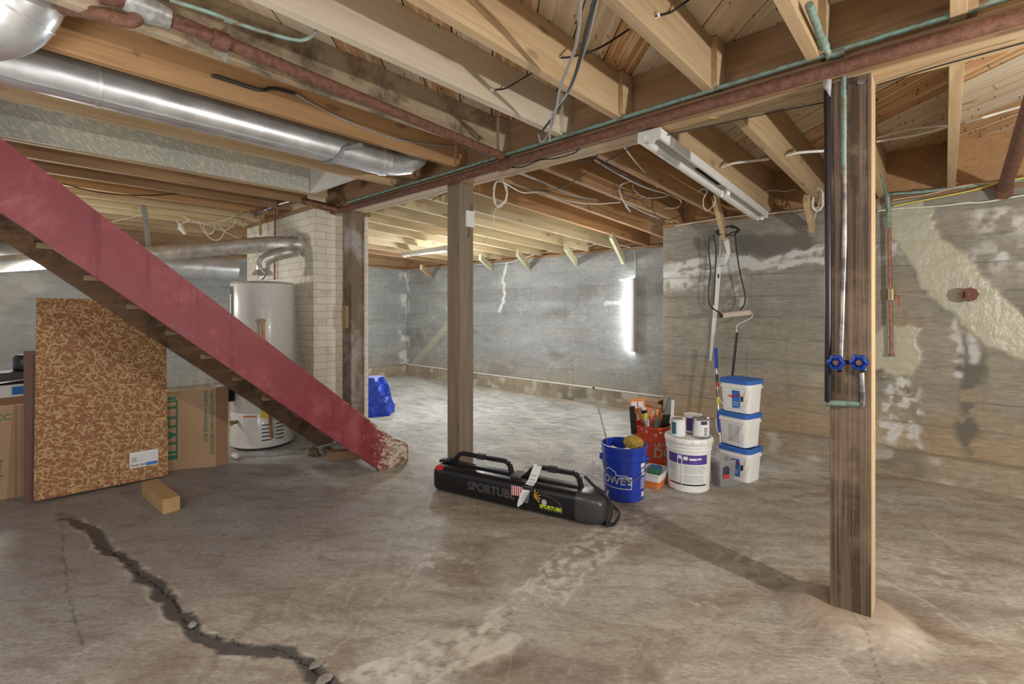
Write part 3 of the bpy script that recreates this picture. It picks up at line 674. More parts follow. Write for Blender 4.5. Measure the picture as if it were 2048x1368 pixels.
brp((1612, 395), 4.45, (1625, 458), 4.82, 'tan brace at the wall top wrapped with white cable near the nearest post', mt=M_tan_z)

# stairwell opening with green board, header
m = MB(); m.box(-4.246, -4.236, -.15, 1.985, 2.352, CEIL-.002); tag(m.build('green_board', M_gb), 'pale green flaked board lining the side of the stair opening', 'board')
m = MB(); m.box(-4.234, -3.489, 1.985, 2.03, 2.352, CEIL-.002); tag(m.build('header_board', M_whm), 'bluish white board closing the end of the stair opening', 'board')

# ------------------------------------------------------------ ducts and pipes
t = thing('round_duct', 'long round galvanised duct running between the joists over the stairs', 'duct', (-2.93, 1, 2.25))
m = MB(); m.tube([(-2.93, -.5, 2.34), (-2.93, 1.92, 2.34)], .092, 32); m.build('duct_pipe', M_galv, t, smooth=True)
m = MB(); m.bar((-2.93+.055, -.5, 2.34-.078), (-2.93+.055, 1.92, 2.34-.078), .012, .006); m.build('seam', M_galv, t)
m = MB(); m.tube([(-2.93, .36, 2.34), (-2.93, .375, 2.34)], .0955, 32); m.build('joint_ring', M_galv, t, smooth=True); m = MB(); m.tube([(-2.93, 1.86, 2.34), (-2.93, 1.89, 2.34)], .096, 32); m.build('joint_ring', M_galv, t, smooth=True)
m = MB(); m.tube([(-2.93, 1.92, 2.34), (-2.93, 2.0, 2.345), (-2.92, 2.09, 2.37), (-2.90, 2.17, 2.43), (-2.88, 2.20, 2.50)], [.085, .078, .078, .075, .073], 28); m.build('elbow', M_galv, t, smooth=True)
m = MB(); pts = [(-2.93+.097*math.cos(a), 1.46+.10*(a-3.6)/2.7, 2.34+.099*math.sin(a)) for a in np.linspace(3.3, 6.1, 12)]
pts = [(-3.13, 1.40, 2.347)] + pts + [(-2.735, 1.62, 2.347)]
for a, b in zip(pts[:-1], pts[1:]): m.bar(a, b, .042, .002, (Vector(a)+Vector(b))/2-Vector((-2.93, 1.5, 2.34)))
tag(m.build('metal_strap', M_strap), 'grey metal strap slung under the round duct', 'strap')
t = thing('duct_elbow', 'big shiny segmented duct elbow in the top left corner', 'duct', W(30, 20, z=1.75))
c = W(25, 22, z=1.72)
c = W(36, 12, z=1.72); lf = V((-.742, -.67, 0)) if False else Vector((-.742, -.67, 0))
ep = spline([c+Vector((0, 0, .45)), c+Vector((0, 0, .12)), c+Vector((0, 0, .02))+lf*.02, c+Vector((0, 0, -.055))+lf*.14, c+Vector((0, 0, -.07))+lf*.6], 6)
m = MB(); m.tube(ep, .128, 40); m.build('elbow_body', M_galv, t, smooth=True)
m = MB()
for k in (5, 9, 13): m.tube([ep[k], ep[k]+(ep[k+1]-ep[k]).normalized()*.008], .132, 40)
m.build('gore_ring', M_galv, t, smooth=True)

def pipe(name, pts, r, mat, label, cat='pipe', n=12, sm=0, group=None, fit=None, fr=1.35):
    t = thing(name, label, cat, pts[0], group=group)
    m = MB(); m.tube(pts, r, n, smooth=sm); m.build('pipe_run', mat, t, smooth=True)
    for a, b in (fit or []):
        m = MB(); m.tube([a, b], r*fr, n); m.build('fitting', mat, t, smooth=True)
    return t
V = Vector
pipe('iron_pipe', [V((-4.35, 2.335, 2.262)), V((-2.7, 2.335, 2.262)), V((-.9, 2.335, 2.285)), V((.47, 2.335, 2.285)), V((1.6, 2.335, 2.29))], .027, M_rust, 'long rusty iron pipe running along the face of the main beam', n=16,
     fit=[(V((.38, 2.335, 2.285)), V((.46, 2.335, 2.285))), (V((-2.22, 2.335, 2.264)), V((-2.14, 2.335, 2.265)))])
pipe('copper_pipe', [V((-4.2, 2.335, 2.318)), V((-2.7, 2.335, 2.322)), V((-1.0, 2.335, 2.345)), V((1.6, 2.335, 2.375))], .012, M_coppg, 'thin green-tarnished copper pipe above the rusty pipe on the beam',
     fit=[(W(1665, 110, Y=2.335), W(1690, 103, Y=2.335))])
a = W(300, 22, X=-2.12); b = W(1003, 312, X=-2.165)
t = pipe('iron_pipe', [a, b], .027, M_rust, 'rusty iron pipe slanting along the mould-stained joist to the beam', n=16, fit=[(W(425, 75, X=-2.12), W(455, 87, X=-2.12))])
f1 = a; m = MB(); m.tube([a+V((0, .06, 0)), a+V((0, .0, .0)), a+V((-.0, -.07, .01))], [.034, .045, .038], 14); m.build('white_joint', M_solder, t, smooth=True)['label'] = 'lump of white sealant at the joint'
m = MB(); m.tube([a+V((0, -.03, -.01)), a+V((-.02, -.05, -.05)), a+V((-.07, -.12, -.04)), W(125, 15, z=1.75)], .024, 12, smooth=5); m.build('elbow', M_rust, t, smooth=True)
m = MB(); m.tube([a+V((0, -.06, .01)), W(195, -10, X=-2.12)], .027, 14); m.build('pipe_end', M_rust, t, smooth=True)
d = W(440, 100, X=-2.14); m = MB(); m.add([d, d+V((0, .03, .0)), d+V((0, .02, -.045)), d+V((0, .005, -.03))], [(0, 1, 2, 3)]); m.build('strap_end', M_strap, t)
# copper on the left/top: thin tube with bend
pipe('copper_tube', [W(340, 0, X=-1.80), W(420, 25, X=-1.80), W(500, 55, X=-1.79), W(585, 79, X=-1.79), W(615, 77, X=-1.78), W(632, 60, X=-1.77), W(636, 35, X=-1.77), W(636, -30, X=-1.77)], .007, M_coppg, 'thin green copper tube bending upward between the upper left joists', 'tube', 8, 5,
     fit=[(W(450, 38, X=-1.80), W(465, 43, X=-1.80))])
pipe('copper_pipe', [W(1618, 10, Y=1.95), W(1648, 92, Y=2.30), W(1660, 115, Y=2.335)], .014, M_coppg, 'thick green copper pipe coming down beside the joist at the top right', fit=[(W(1640, 75, Y=2.25), W(1650, 95, Y=2.31))])
pipe('conduit', [W(425, 151, X=-2.63), W(460, 162, X=-2.63), W(520, 180, X=-2.62), W(545, 176, X=-2.62), W(585, 185, X=-2.62), W(620, 205, X=-2.63), W(700, 245, X=-2.63), W(800, 280, X=-2.63), W(900, 293, X=-2.63), W(935, 296, X=-2.6)], .006, M_wireg, 'grey armoured cable sagging along the orange-brown joist', 'cable', 8, 5)
m = MB(); m.tube([W(425, 151, X=-2.62), W(460, 162, X=-2.62), W(520, 180, X=-2.61), W(545, 176, X=-2.61), W(590, 187, X=-2.61)], .0085, 8, smooth=5)
tag(m.build('black_cable', M_wireb), 'taped black cable end meeting the grey armoured cable on the joist', 'cable')

# valve assembly on the nearest post
t = thing('valve_assembly', 'pair of pipes with two blue handwheel valves fixed to the nearest post', 'valve', W(1685, 760, Y=2.41))
YP = 2.396
m = MB(); m.tube([W(1654, 165, Y=YP), W(1656, 450, Y=YP), W(1656, 806, Y=YP)], .0125, 12); m.build('dark_pipe', M_blackp, t, smooth=True)
m = MB(); m.tube([W(1654, 150, Y=YP), W(1655, 170, Y=YP), W(1656, 195, Y=YP)], [.019, .016, .010], 12); m.build('solder_cap', M_solder, t, smooth=True)
m = MB(); m.tube([W(1689, 150, Y=YP), W(1689, 480, Y=YP), W(1684, 640, Y=YP), W(1681, 722, Y=YP-.01)], .0095, 12); m.build('silver_pipe', M_silverp, t, smooth=True)
m = MB(); m.tube([W(1688, 150, Y=YP), W(1688, 250, Y=YP), W(1688, 350, Y=YP)], .0105, 12); m.build('green_sleeve', M_coppg, t, smooth=True)
m = MB(); m.tube([W(1650, 806, Y=YP), W(1720, 808, Y=YP)], .0125, 12); m.build('cross_pipe', M_coppg, t, smooth=True)
m = MB(); m.tube([W(1722, 812, Y=YP), W(1725, 800, Y=YP), W(1723, 745, Y=YP)], [.014, .012, .010], 12); m.build('short_pipe', M_silverp, t, smooth=True)
m = MB(); m.tube([W(1675, 725, Y=YP), W(1738, 724, Y=YP)], .009, 10); m.build('cross_tube', M_blackp, t, smooth=True)
for px in (1672, 1718):
    c = W(px, 725, Y=2.345); m = MB(); ring = []
    for k in range(36):
        a = 2*math.pi*k/36; rr = .031*(1+.13*math.cos(6*a)); ring.append((rr*math.cos(a), rr*math.sin(a)))
    m.loft([[c+V((x*s, yo, z*s)) for x, z in ring] for s, yo in ((.9, .006), (1, 0), (.95, -.008), (.62, -.010), (.5, -.002), (.5, .004))])
    hw = m.build('handwheel', M_bluev, t, smooth=True)
    m = MB(); m.tube([c+V((0, .0, 0)), c+V((0, -.012, 0))], .009, 14); m.build('wheel_nut', M_coppd, hw, smooth=True)
    m = MB(); m.tube([c+V((0, .0, 0)), c+V((0, .055, 0))], [.009, .014], 12); m.tube([c+V((.004, .03, -.005)), c+V((.010, .012, -.035))], [.013, .014], 12); vb = m.build('valve_body', M_coppg, t, smooth=True)
    m = MB(); m.tube([c+V((.0085, .0145, -.031)), c+V((.0105, .0115, -.038))], .0105, 12); m.build('spout_mouth', M_blackp, vb, smooth=True)

# right wall pipe with red lever valve
t = thing('copper_pipe', 'vertical copper drain pipe with a small red lever, on the right wall', 'pipe', W(1782, 710, Y=4.84))
yq = 4.83
m = MB(); m.tube([W(1757, 350, Y=4.4), W(1772, 385, Y=4.75), W(1776, 400, Y=yq), W(1778, 455, Y=yq)], .014, 12, smooth=4); m.build('green_upper_pipe', M_coppg, t, smooth=True)
m = MB(); m.tube([W(1778, 455, Y=yq), W(1783, 710, Y=yq)], .0125, 12); m.build('pipe_run', M_coppd, t, smooth=True)
m = MB(); m.tube([W(1783, 578, Y=yq), W(1783, 600, Y=yq)], .024, 12); m.build('valve_body', M_brass, t, smooth=True)
m = MB(); m.tube([W(1785, 590, Y=yq-.01), W(1797, 592, Y=yq-.02), W(1799, 612, Y=yq-.02)], .0045, 6); m.build('red_lever', M_redp, t)
m = MB(); m.tube([W(1783, 706, Y=yq), W(1783.5, 713, Y=yq)], .018, 12); m.tube([W(1783, 672, Y=yq), W(1783, 676, Y=yq)], .0155, 12); m.build('end_cap', M_coppd, t, smooth=True)
pipe('copper_pipe', [W(1776, 389, Y=4.84), W(1850, 383, Y=4.84), W(1960, 370, Y=4.84), W(2048, 360, Y=4.84), W(2200, 345, Y=4.84)], .012, M_coppg, 'thin green copper pipe along the top of the right wall', fit=[(W(1846, 383, Y=4.84), W(1856, 382, Y=4.84))])
a = W(2008, 378, Y=4.80); b = W(2070, 190, Y=3.2)
t = pipe('iron_pipe', [a, b, b+V((.1, -.8, .02))], .037, M_rust, 'fat rusty pipe slanting down to the right wall at the right edge', n=18)
m = MB(); m.tube([a+V((0, -.03, .02)), a+V((0, .04, -.035))], .047, 18); m.build('end_collar', M_rust, t, smooth=True)
c = W(1937, 590, Y=4.90)
t = thing('pipe_stub', 'rusty capped pipe stub sticking out of the patched right wall', 'pipe', c)
m = MB(); m.tube([c, c+V((0, -.13, 0))], .034, 16); m.build('stub', M_rust, t, smooth=True)
m = MB(); m.tube([c+V((0, -.09, 0)), c+V((0, -.15, 0))], .052, 8); m.tube([c+V((0, -.15, 0)), c+V((0, -.175, 0))], .03, 4); m.build('cap', M_rust, t)

# ------------------------------------------------------------ stairs
t = thing('staircase', 'open-backed wooden staircase with a worn dark red side board', 'staircase', (-3.9, 1.0, 0))
def stringer(x0, x1, mat, wear=False):
    n = 40; me_v = []; fs = []
    prof = [(-.15, 2.18+.85*.15), (2.34, .19)] ; low0 = (-.15, 1.83+.845*.15)
    poly = [(-.15, 1.83+.845*.15)] + [(v, 1.83-.845*v) for v in np.linspace(.1, 2.165, 24)] + [(2.175, 0.0), (2.42, 0.0), (2.44, .02), (2.44, .15), (2.40, .185), (2.36, .205)] + [(v, 2.19-.85*v) for v in np.linspace(2.30, .1, 24)] + [(-.15, 2.19+.85*.15)]
    m = MB(); m.prism(poly, lambda v, h: (x0, v, h), lambda v, h: (x1, v, h)); return m
m = stringer(-3.435, -3.39, M_red)
o = RS = m.build('red_stringer', M_red, t, bevel=0)
# finer faces for wear: remesh attribute by vertex
m2 = MB()
nv, nh = 120, 10
vs = []; wear = []
for i in range(nv+1):
    v = 2.43*i/nv if True else 0
    lo = max(0.002, 1.83-.845*v) if v < 2.2 else .002; hi = min(2.19-.85*v, 2.19-.85*v) if v < 2.36 else max(.205-(v-2.36)*.7, .15)
    for j in range(nh+1):
        h = lo+(hi-lo)*j/nh; vs.append((-3.3895, v, h)); e = (hi-h)*1.0
        wv = max(0, (v-1.95)/.45)*.52 + (.14+max(0, (v-1.4)/1.0)*.22 if e < .02 else 0)
        wear.append(min(wv, .40))
fs = [(i*(nh+1)+j, (i+1)*(nh+1)+j, (i+1)*(nh+1)+j+1, i*(nh+1)+j+1) for i in range(nv) for j in range(nh)]
m2.add(vs, fs); o = m2.build('painted_face', M_red, RS)
at = o.data.attributes.new('wear', 'FLOAT', 'POINT'); at.data.foreach_set('value', np.array(wear, dtype=np.float32))
o['label'] = 'worn dark red paint, chipped at the foot'
ds = stringer(-4.505, -4.46, M_dark); ds.v = [(x, min(y, 2.33), z) for x, y, z in ds.v]; ds.build('dark_stringer', M_dark, t)
for k in range(1, 12):
    h = .2*k-.02; v0 = (2.085-h)/.85
    if v0 < -.1: continue
    m = MB(); m.box(-4.46, -3.435, max(v0-.12, -.15), min(v0+.11, 2.37), h-.035, h); m.build('tread', M_dark, t)
    if v0+.13 < 2.35: m = MB(); m.box(-4.46, -3.435, v0+.075, v0+.09, max(h-.17, .01), h-.036); m.build('riser', M_dark, t)
    if k > 2:
        vs = v0-.12; m = MB(); m.box(-4.4598, -4.42, vs+.01, vs+.16, h-.075, h-.036); m.build('cleat', M_tan, t)

# ------------------------------------------------------------ chimney, heater, flue
m = MB(); m.box(-6.37, -4.61, 2.20, 2.80, 0, 2.30)
t = thing('chimney', 'cream painted brick chimney behind the water heater', 'chimney', (-5.49, 2.5, 0)); m.build('brick_stack', M_brick, t)
m = MB(); m.box(-6.39, -4.59, 2.18, 2.82, 2.30, 2.335); m.build('timber_cap', M_brown_x, t)
hx, hy = W(526, 700, z=4.68).x, W(526, 700, z=4.68).y; hr = .275
t = thing('water_heater', 'tall pale grey cylindrical water heater behind the stairs', 'water heater', (hx, hy, 0))
m = MB(); m.lathe([(hr-.01, .02), (hr, .03), (hr, .34), (hr-.004, .345), (hr, .35), (hr, 1.55), (hr-.006, 1.562), (hr-.03, 1.57), (.01, 1.585)], (hx, hy, 0), 48, cap0=True, cap1=True); m.build('tank', M_heater, t, smooth=True)
m = MB(); m.lathe([(hr-.03, 0), (hr-.03, .025)], (hx, hy, 0), 32, cap0=True, cap1=True); m.build('base_ring', M_blkm, t)
m = MB(); m.lathe([(hr+.002, 1.548), (hr+.006, 1.555), (hr+.001, 1.566)], (hx, hy, 0), 48); m.build('top_rim', M_galv, t, smooth=True)
toc = V((-hx, -hy, 0)).normalized(); rt = V((-toc.y, toc.x, 0))
def onh(s, h, off=.003):   # point on the tank wall; s = arc distance to the right as seen
    a = s/hr; d = toc*math.cos(a)+rt*math.sin(a); return V((hx, hy, 0))+d*(hr+off)+V((0, 0, h)), d
def hp(name, s0, s1, h0, h1, mat, off=.003, lab=None, par=None):
    m = MB(); n = 6; vs = []
    for h in (h0, h1):
        for k in range(n+1): vs.append(onh(s0+(s1-s0)*k/n, h, off)[0])
    m.add(vs, [(k, k+1, n+2+k, n+1+k) for k in range(n)]); o = m.build(name, mat, par or t)
    if lab: o['label'] = lab
    return o
bl_o = hp('side_label', -.39, -.30, 1.02, 1.52, M_printd, lab='dark blue label at the left edge'); hp('label_text', -.385, -.345, 1.2, 1.45, M_paper, .004, par=bl_o)
hp('top_plate', -.02, .06, 1.33, 1.45, M_paper, lab='small white plate near the top'); hp('rating_label', -.02, .11, .30, .46, M_yel, lab='yellow rating label')
wl_o = hp('warning_label', -.17, -.05, .20, .33, M_paper, lab='white warning label'); hp('warning_stripe', -.17, -.05, .315, .33, M_or2, .004, par=wl_o)
for r_ in range(5):
    for c_ in range(2):
        hp('vent_slot', .0+c_*.12-.01, .08+c_*.12-.01, .09+r_*.035, .10+r_*.035, M_blkm, .002)
p, d = onh(-.24, .27); m = MB(); m.tube([p-d*.01, p+d*.05], .016, 12); m.tube([p+d*.05, p+d*.06], .024, 12); m.build('drain_valve', M_brass, t, smooth=True)
p, d = onh(.0, 1.20); q = [p-d*.005, p+d*.06, p+d*.07+V((0, 0, -.05))]
p2, d2 = onh(.06, .12); m = MB(); m.tube([p+d*.07+V((0, 0, -.01)), p+d*.07+V((0, 0, -.12)), p2+d2*.05], .013, 12); m.build('relief_pipe', M_copp, t, smooth=True)
m = MB(); m.tube([p-d*.01, p+d*.085], .022, 14); m.build('relief_valve', M_brass, t, smooth=True)
p, d = onh(-.30, .52); m = MB(); m.bar(p, p+d*.05, .06, .12); m.build('gas_control', M_blk, t)
m = MB()
for k in range(4):
    a = math.pi/2*k+.4; m.bar((hx+.07*math.cos(a), hy+.07*math.sin(a), 1.575), (hx+.07*math.cos(a), hy+.07*math.sin(a), 1.64), .012, .003, (1, 0, 0))
m.lathe([(.10, 1.64), (.085, 1.67), (.055, 1.70)], (hx, hy, 0), 24); m.build('draft_hood', M_galv, t, smooth=True)

J = W(600, 493, Y=2.19); Fz = [W(-30, 530, z=4.1), W(0, 528, z=4.12), W(300, 508, z=4.62), W(470, 494, z=4.80), W(540, 489, z=4.85), W(590, 489, z=4.80)]
t = thing('flue_pipe', 'long dull metal flue pipe running left from the chimney above the water heater', 'flue', W(600, 493, z=4.8))
m = MB(); m.tube(Fz[:4], .072, 24); m.build('straight_run', M_foil, t, smooth=True)
m = MB(); pe = spline(Fz[3:]+[W(602, 491, z=4.86), J+V((0, .02, 0))], 5); m.tube(pe, [.078+.003*(i % 2) for i in range(len(pe))], 24); m.build('taped_elbow', M_foil, t, smooth=True)
m = MB(); pe = spline([V((hx, hy, 1.665)), V((hx, hy, 1.71)), W(528, 524, z=4.68), W(541, 514, z=4.70), W(562, 507, z=4.77), W(592, 501, z=4.86)], 5); m.tube(pe, [.062+.003*(i % 2) for i in range(len(pe))], 20); m.build('heater_branch', M_foil, t, smooth=True)
pipe('gas_line', [W(521, 395, Y=2.1)+V((0, 0, 0)), W(521, 430, Y=2.12), W(521, 470, Y=2.12)], .014, M_brass, 'short vertical gas line with a yellow tap above the flue pipe', 'pipe')
pipe('water_pipe', [W(517, 508, z=4.52), W(514, 520, z=4.52), W(519, 535, z=4.55), W(530, 548, z=4.58), V((hx+.06, hy-.03, 1.60))], .012, M_foil, 'corrugated supply tube curling down into the heater top', 'tube', 10, 5)
pipe('copper_pipe', [W(551, 410, Y=2.17), W(550, 470, Y=2.17), W(549, 560, Y=2.17)], .010, M_coppd, 'thin copper pipe rising up the chimney face behind the flue', 'pipe')
pipe('iron_pipe', [W(508, 430, z=5.1), W(560, 408, z=4.9), W(598, 398, z=4.8)], .022, M_silverp, 'dull grey pipe running over the top of the chimney', 'pipe', fit=[(W(590, 400, z=4.83), W(606, 396, z=4.77))])
pipe('copper_pipe', [W(500, 424, z=5.0), W(530, 420, z=5.0), W(590, 405, z=4.85), W(602, 385, z=4.8)], .009, M_coppd, 'thin brown pipe beside the grey pipe over the chimney', 'pipe')
pipe('copper_pipe', [W(604, 400, z=4.7), W(680, 420, z=4.66)], .024, M_coppd, 'fat brown pipe joining the beam pipes at the chimney', 'pipe', fit=[(W(597, 398, z=4.74), W(611, 402, z=4.70))])
m = MB(); pts = [W(283, 372, z=4.95), W(291, 440, z=4.85), W(299, 505, z=4.62+.0)]
for a, b in zip(pts[:-1], pts[1:]): m.bar(a, b, .062, .002, V((.67, -.74, 0)))
tag(m.build('metal_strap', M_strap), 'wide flat grey metal strap hanging from a joist to the flue pipe', 'strap')
t = thing('round_duct', 'large silver duct running along the left wall behind the heater', 'duct', (-7.85, 1.5, 1.7))
m = MB(); m.tube([(-7.85, -1.8, 1.90), (-7.85, 2.55, 1.90)], .17, 32); m.build('duct_pipe', M_galv, t, smooth=True)
m = MB(); m.tube([(-7.85, 2.1, 1.9), (-7.85, 2.16, 1.9)], .175, 32); m.build('joint_ring', M_galv, t, smooth=True)
m = MB(); m.box(-6.52, -6.43, 2.3, 2.39, 0, 2.345); tag(m.build('wooden_stud', M_tan_z), 'orange-tan wooden stud just left of the chimney', 'post')

# ------------------------------------------------------------ leaning boards, carton, blocks
def board_matrix(bl, br, tl):
    x = (br-bl).normalized(); z = (tl-bl); z = (z-x*z.dot(x)).normalized(); y = z.cross(x)
    M = Matrix((x, y, z)).transposed().to_4x4(); M.translation = bl; return M
bl = W(66, 1004, Z=0.004); br = W(337, 943, Z=.004); br = V((-4.50, .985, .012)); bl.x = -4.52; bl.z = .022
tl = V((-4.70, bl.y+.0, 1.37)); Mo = board_matrix(bl, br, tl); wO = (br-bl).length
t = thing('flake_board', 'large brown and tan flake board leaning under the stairs', 'board', M=Mo)
m = MB(); m.box(0, wO, 0, .011, 0, 1.375); m.build('board_sheet', M_osb, t, local=True)
sx0 = wO*.68; m = MB(); m.box(sx0, sx0+.175, -.0014, -.0004, .10, .215); lb = m.build('paper_label', M_paper, t, local=True); lb['label'] = 'white product label'
pl = lambda x, y, d: (sx0+.005+x, -.0016-d, .118+y)
text_mb('CedarSafe', .026, pl, .0002, 'LEFT', .0004).build('lettering', M_printd, lb, local=True) if False else None
m = text_mb('CedarSafe', .023, pl, .0002, 'LEFT', .0004); mm = m.build('lettering', M_printd, lb, local=True)
m = MB(); m.box(sx0+.10, sx0+.172, -.0024, -.0014, .105, .128); m.build('blue_strip', M_lblue, lb, local=True)
m = MB()
for k in range(5): m.box(sx0+.05, sx0+.095, -.0022, -.0014, .145+.011*k, .147+.011*k); m.box(sx0+.105, sx0+.165, -.0022, -.0014, .145+.011*k, .147+.011*k)
m.box(sx0+.012, sx0+.042, -.0022, -.0014, .143, .178); m.build('fine_print', M_print, lb, local=True)
bl2 = bl+V((-.035, -.045, -.015)); br2 = br+V((-.035, -.045, -.006)); tl2 = V((bl2.x-.14, bl2.y, 1.05)); Mh = board_matrix(bl2, br2, tl2)
m = MB(); m.box(0, wO*.6, 0, .008, 0, 1.02); t = thing('hardboard_sheet', 'dark brown hardboard sheet leaning behind the flake board', 'board', M=Mh); m.build('board_sheet', M_hard, t, local=True)
# carton
c0 = V((-4.86, -.25, 0)); c1 = V((-4.63, 1.10, 0)); c2 = V((-4.50, 1.312, 0)); c3 = V((-4.515, 1.41, 0))
t = thing('cardboard_carton', 'flattened brown wardrobe carton standing behind the flake board', 'carton', c0, 0)
def panel(p, q, off=0.0):
    d = (q-p).normalized(); nn = V((d.y, -d.x, 0)); return d, nn
def cpanel(nm, p, q, mat, h=.64):
    d, nn = panel(p, q); m = MB(); A = [p, q, q-nn*.03, p-nn*.03]; m.add(A+[a_+V((0, 0, h)) for a_ in A], [(3, 2, 1, 0), (4, 5, 6, 7), (0, 1, 5, 4), (1, 2, 6, 5), (2, 3, 7, 6), (3, 0, 4, 7)]); return m.build(nm, mat, t)
cpanel('carton_body', c0, c1, M_card); cpanel('folded_panel', c1, c2, M_card, .645); cpanel('folded_flap', c2, c3, M_cardd, .655)  # flap uses darker cardboard, its shade put into the colour
def ctxt(txt, size, p, q, s_, z, rot=-1, mat=M_green, b=.0008):
    d, nn = panel(p, q)
    m = text_mb(txt, size, (lambda a, c, e: p+d*(s_+c)+nn*(.0012+e)+V((0, 0, z-a))) if rot < 0 else (lambda a, c, e: p+d*(s_+a)+nn*(.0012+e)+V((0, 0, z+c))), .0002, 'CENTER', b); m.build('lettering', mat, t)
ctxt('CAJA PEQUEÑA PARA VESTUARIO', .035, c1, c2, .222, .37); ctxt('SHORTY WARDROBE BOX', .035, c1, c2, .175, .42)
ctxt('U-HAUL', .15, c0, c1, 1.275, .33, b=.004)
d, nn = panel(c0, c1); m = MB()
def cb_(s0, s1, z0, z1): 
    A = [c0+d*s0+nn*.0014, c0+d*s1+nn*.0014]; m.add([A[0]+V((0, 0, z0)), A[1]+V((0, 0, z0)), A[1]+V((0, 0, z1)), A[0]+V((0, 0, z1))], [(0, 1, 2, 3)])
for q_ in ((1.1, 1.345, .555, .567), (1.1, 1.345, .09, .102), (1.335, 1.347, .09, .567)): cb_(*q_)
m.build('green_frame', M_green, t)
m = MB(); cb_(.42, .426, 0, .64); cb_(.45, .453, 0, .64); m.build('crease', M_cardd, t)
m = MB(); cb_(.44, .56, .30, .345); m.build('tape_piece', plain('tan_tape', (.40, .25, .12), .3), t)
ctxt('Para: / To:', .035, c0, c1, .345, .20); ctxt('CC', .06, c0, c1, .36, .56, 1)
# things behind at left
bx = W(50, 800, z=3.55)
t = thing('small_carton', 'small white and blue box behind the big carton at the left edge', 'carton', (-5.22, .12, 0), R(8))
m = MB(); m.box(-.13, .13, -.12, .28, 0, .66); m.build('lower_box', M_cardd, t, local=True)
m = MB(); m.box(-.13, .13, -.10, .26, .661, .75); m.build('white_box', M_paper, t, local=True)
m = MB(); m.box(.1305, .132, .02, .12, .675, .735); m.build('blue_print', M_lblue, t, local=True)
m = MB(); m.box(-5.31, -5.11, .05, .33, .754, .84); o = m.build('black_tray', M_box, bevel=.006); tag(o, 'low black plastic box on the white box at the left edge', 'box')
m = MB(); m.add([(-5.10, -.06, .76), (-4.96, .06, .775), (-5.04, .34, .80), (-5.12, .30, .79), (-5.10, -.06, .7615), (-4.96, .06, .7765), (-5.04, .34, .8015), (-5.12, .30, .7915)], [(0, 1, 2, 3), (7, 6, 5, 4), (0, 1, 5, 4), (1, 2, 6, 5), (2, 3, 7, 6), (3, 0, 4, 7)]); tag(m.build('paper_sheet', M_paper), 'loose white paper lying by the small box at the left edge', 'paper')
m = MB(); m.lathe([(.05, 0), (.055, .01), (.055, .10), (.04, .12), (.01, .122)], (-5.20, .22, .841), 20, cap0=True, cap1=True); tag(m.build('black_canister', M_blk, smooth=True), 'small black canister standing on the black box at the left edge', 'canister')
# wood block
m = MB(); a = W(342, 1020, Z=0); Mb = Matrix.Translation((-3.69, .825, 0)) @ Matrix.Rotation(R(182), 4, 'Z')
m.box(0, .50, -.048, .048, 0, .092); t = thing('wood_block', 'short square wood block on the floor in front of the flake board', 'block', M=Mb); m.build('block_body', M_block, t, local=True, bevel=.003)
# debris, rail under the stair
m = MB(); m.tube([W(487, 912, Z=.012), W(540, 910, Z=.012), W(607, 903, Z=.012)], .012, 4); tag(m.build('metal_rail', M_strap), 'thin grey metal rail lying on the floor in front of the water heater', 'rail')
def rock(c, r, s, mat, name, label, cat, sq=(1, 1, 1)):
    rr = random.Random(s); m = MB(); n = 10; rings = []
    for i in range(1, 8):
        ph = math.pi*i/8; rings.append([V((c.x+sq[0]*r*math.sin(ph)*math.cos(2*math.pi*k/n)*rr.uniform(.8, 1.15), c.y+sq[1]*r*math.sin(ph)*math.sin(2*math.pi*k/n)*rr.uniform(.8, 1.15), max(.001, c.z-sq[2]*r*math.cos(ph)*rr.uniform(.9, 1.1)))) for k in range(n)])
    m.loft(rings); return tag(m.build(name, mat), label, cat)
rock(W(627, 905, Z=.03), .055, 3, M_debris, 'wood_chunk', 'broken brown wood chunk on the floor beside the metal rail', 'debris', (1.3, .8, .8))
rock(W(655, 900, Z=.03), .05, 5, M_debris, 'wood_chunk', 'dark wood chunk under the foot of the stairs', 'debris', (1.4, .9, .6))
m = MB(); m.box(-.14, .14, -.05, .05, 0, .07, Matrix.Translation(W(688, 916, Z=0)) @ Matrix.Rotation(R(60), 4, 'Z')); tag(m.build('wood_offcut', M_brown_x, bevel=.004), 'sawn reddish wood offcut lying under the stair foot', 'debris')
rock(W(470, 912, Z=.02), .04, 8, M_whd, 'plaster_scrap', 'crumpled pale scrap on the floor by the carton corner', 'debris', (1.6, .8, .7))
rock(W(385, 1250, Z=.004), .017, 9, M_dirt, 'concrete_pebble', 'round pale pebble lodged in the dark floor crack', 'stone', (1, 1, .7))
rock(W(634, 1328, Z=.004), .022, 10, M_dirt, 'concrete_crumb', 'rough pale concrete crumb on the crack near the bottom edge', 'stone', (.8, 1.4, .5))
rock(W(650, 1358, Z=.004), .024, 12, M_dirt, 'concrete_crumb', 'rough pale concrete crumb nearest the bottom edge of the photo', 'stone', (.9, 1.2, .4))

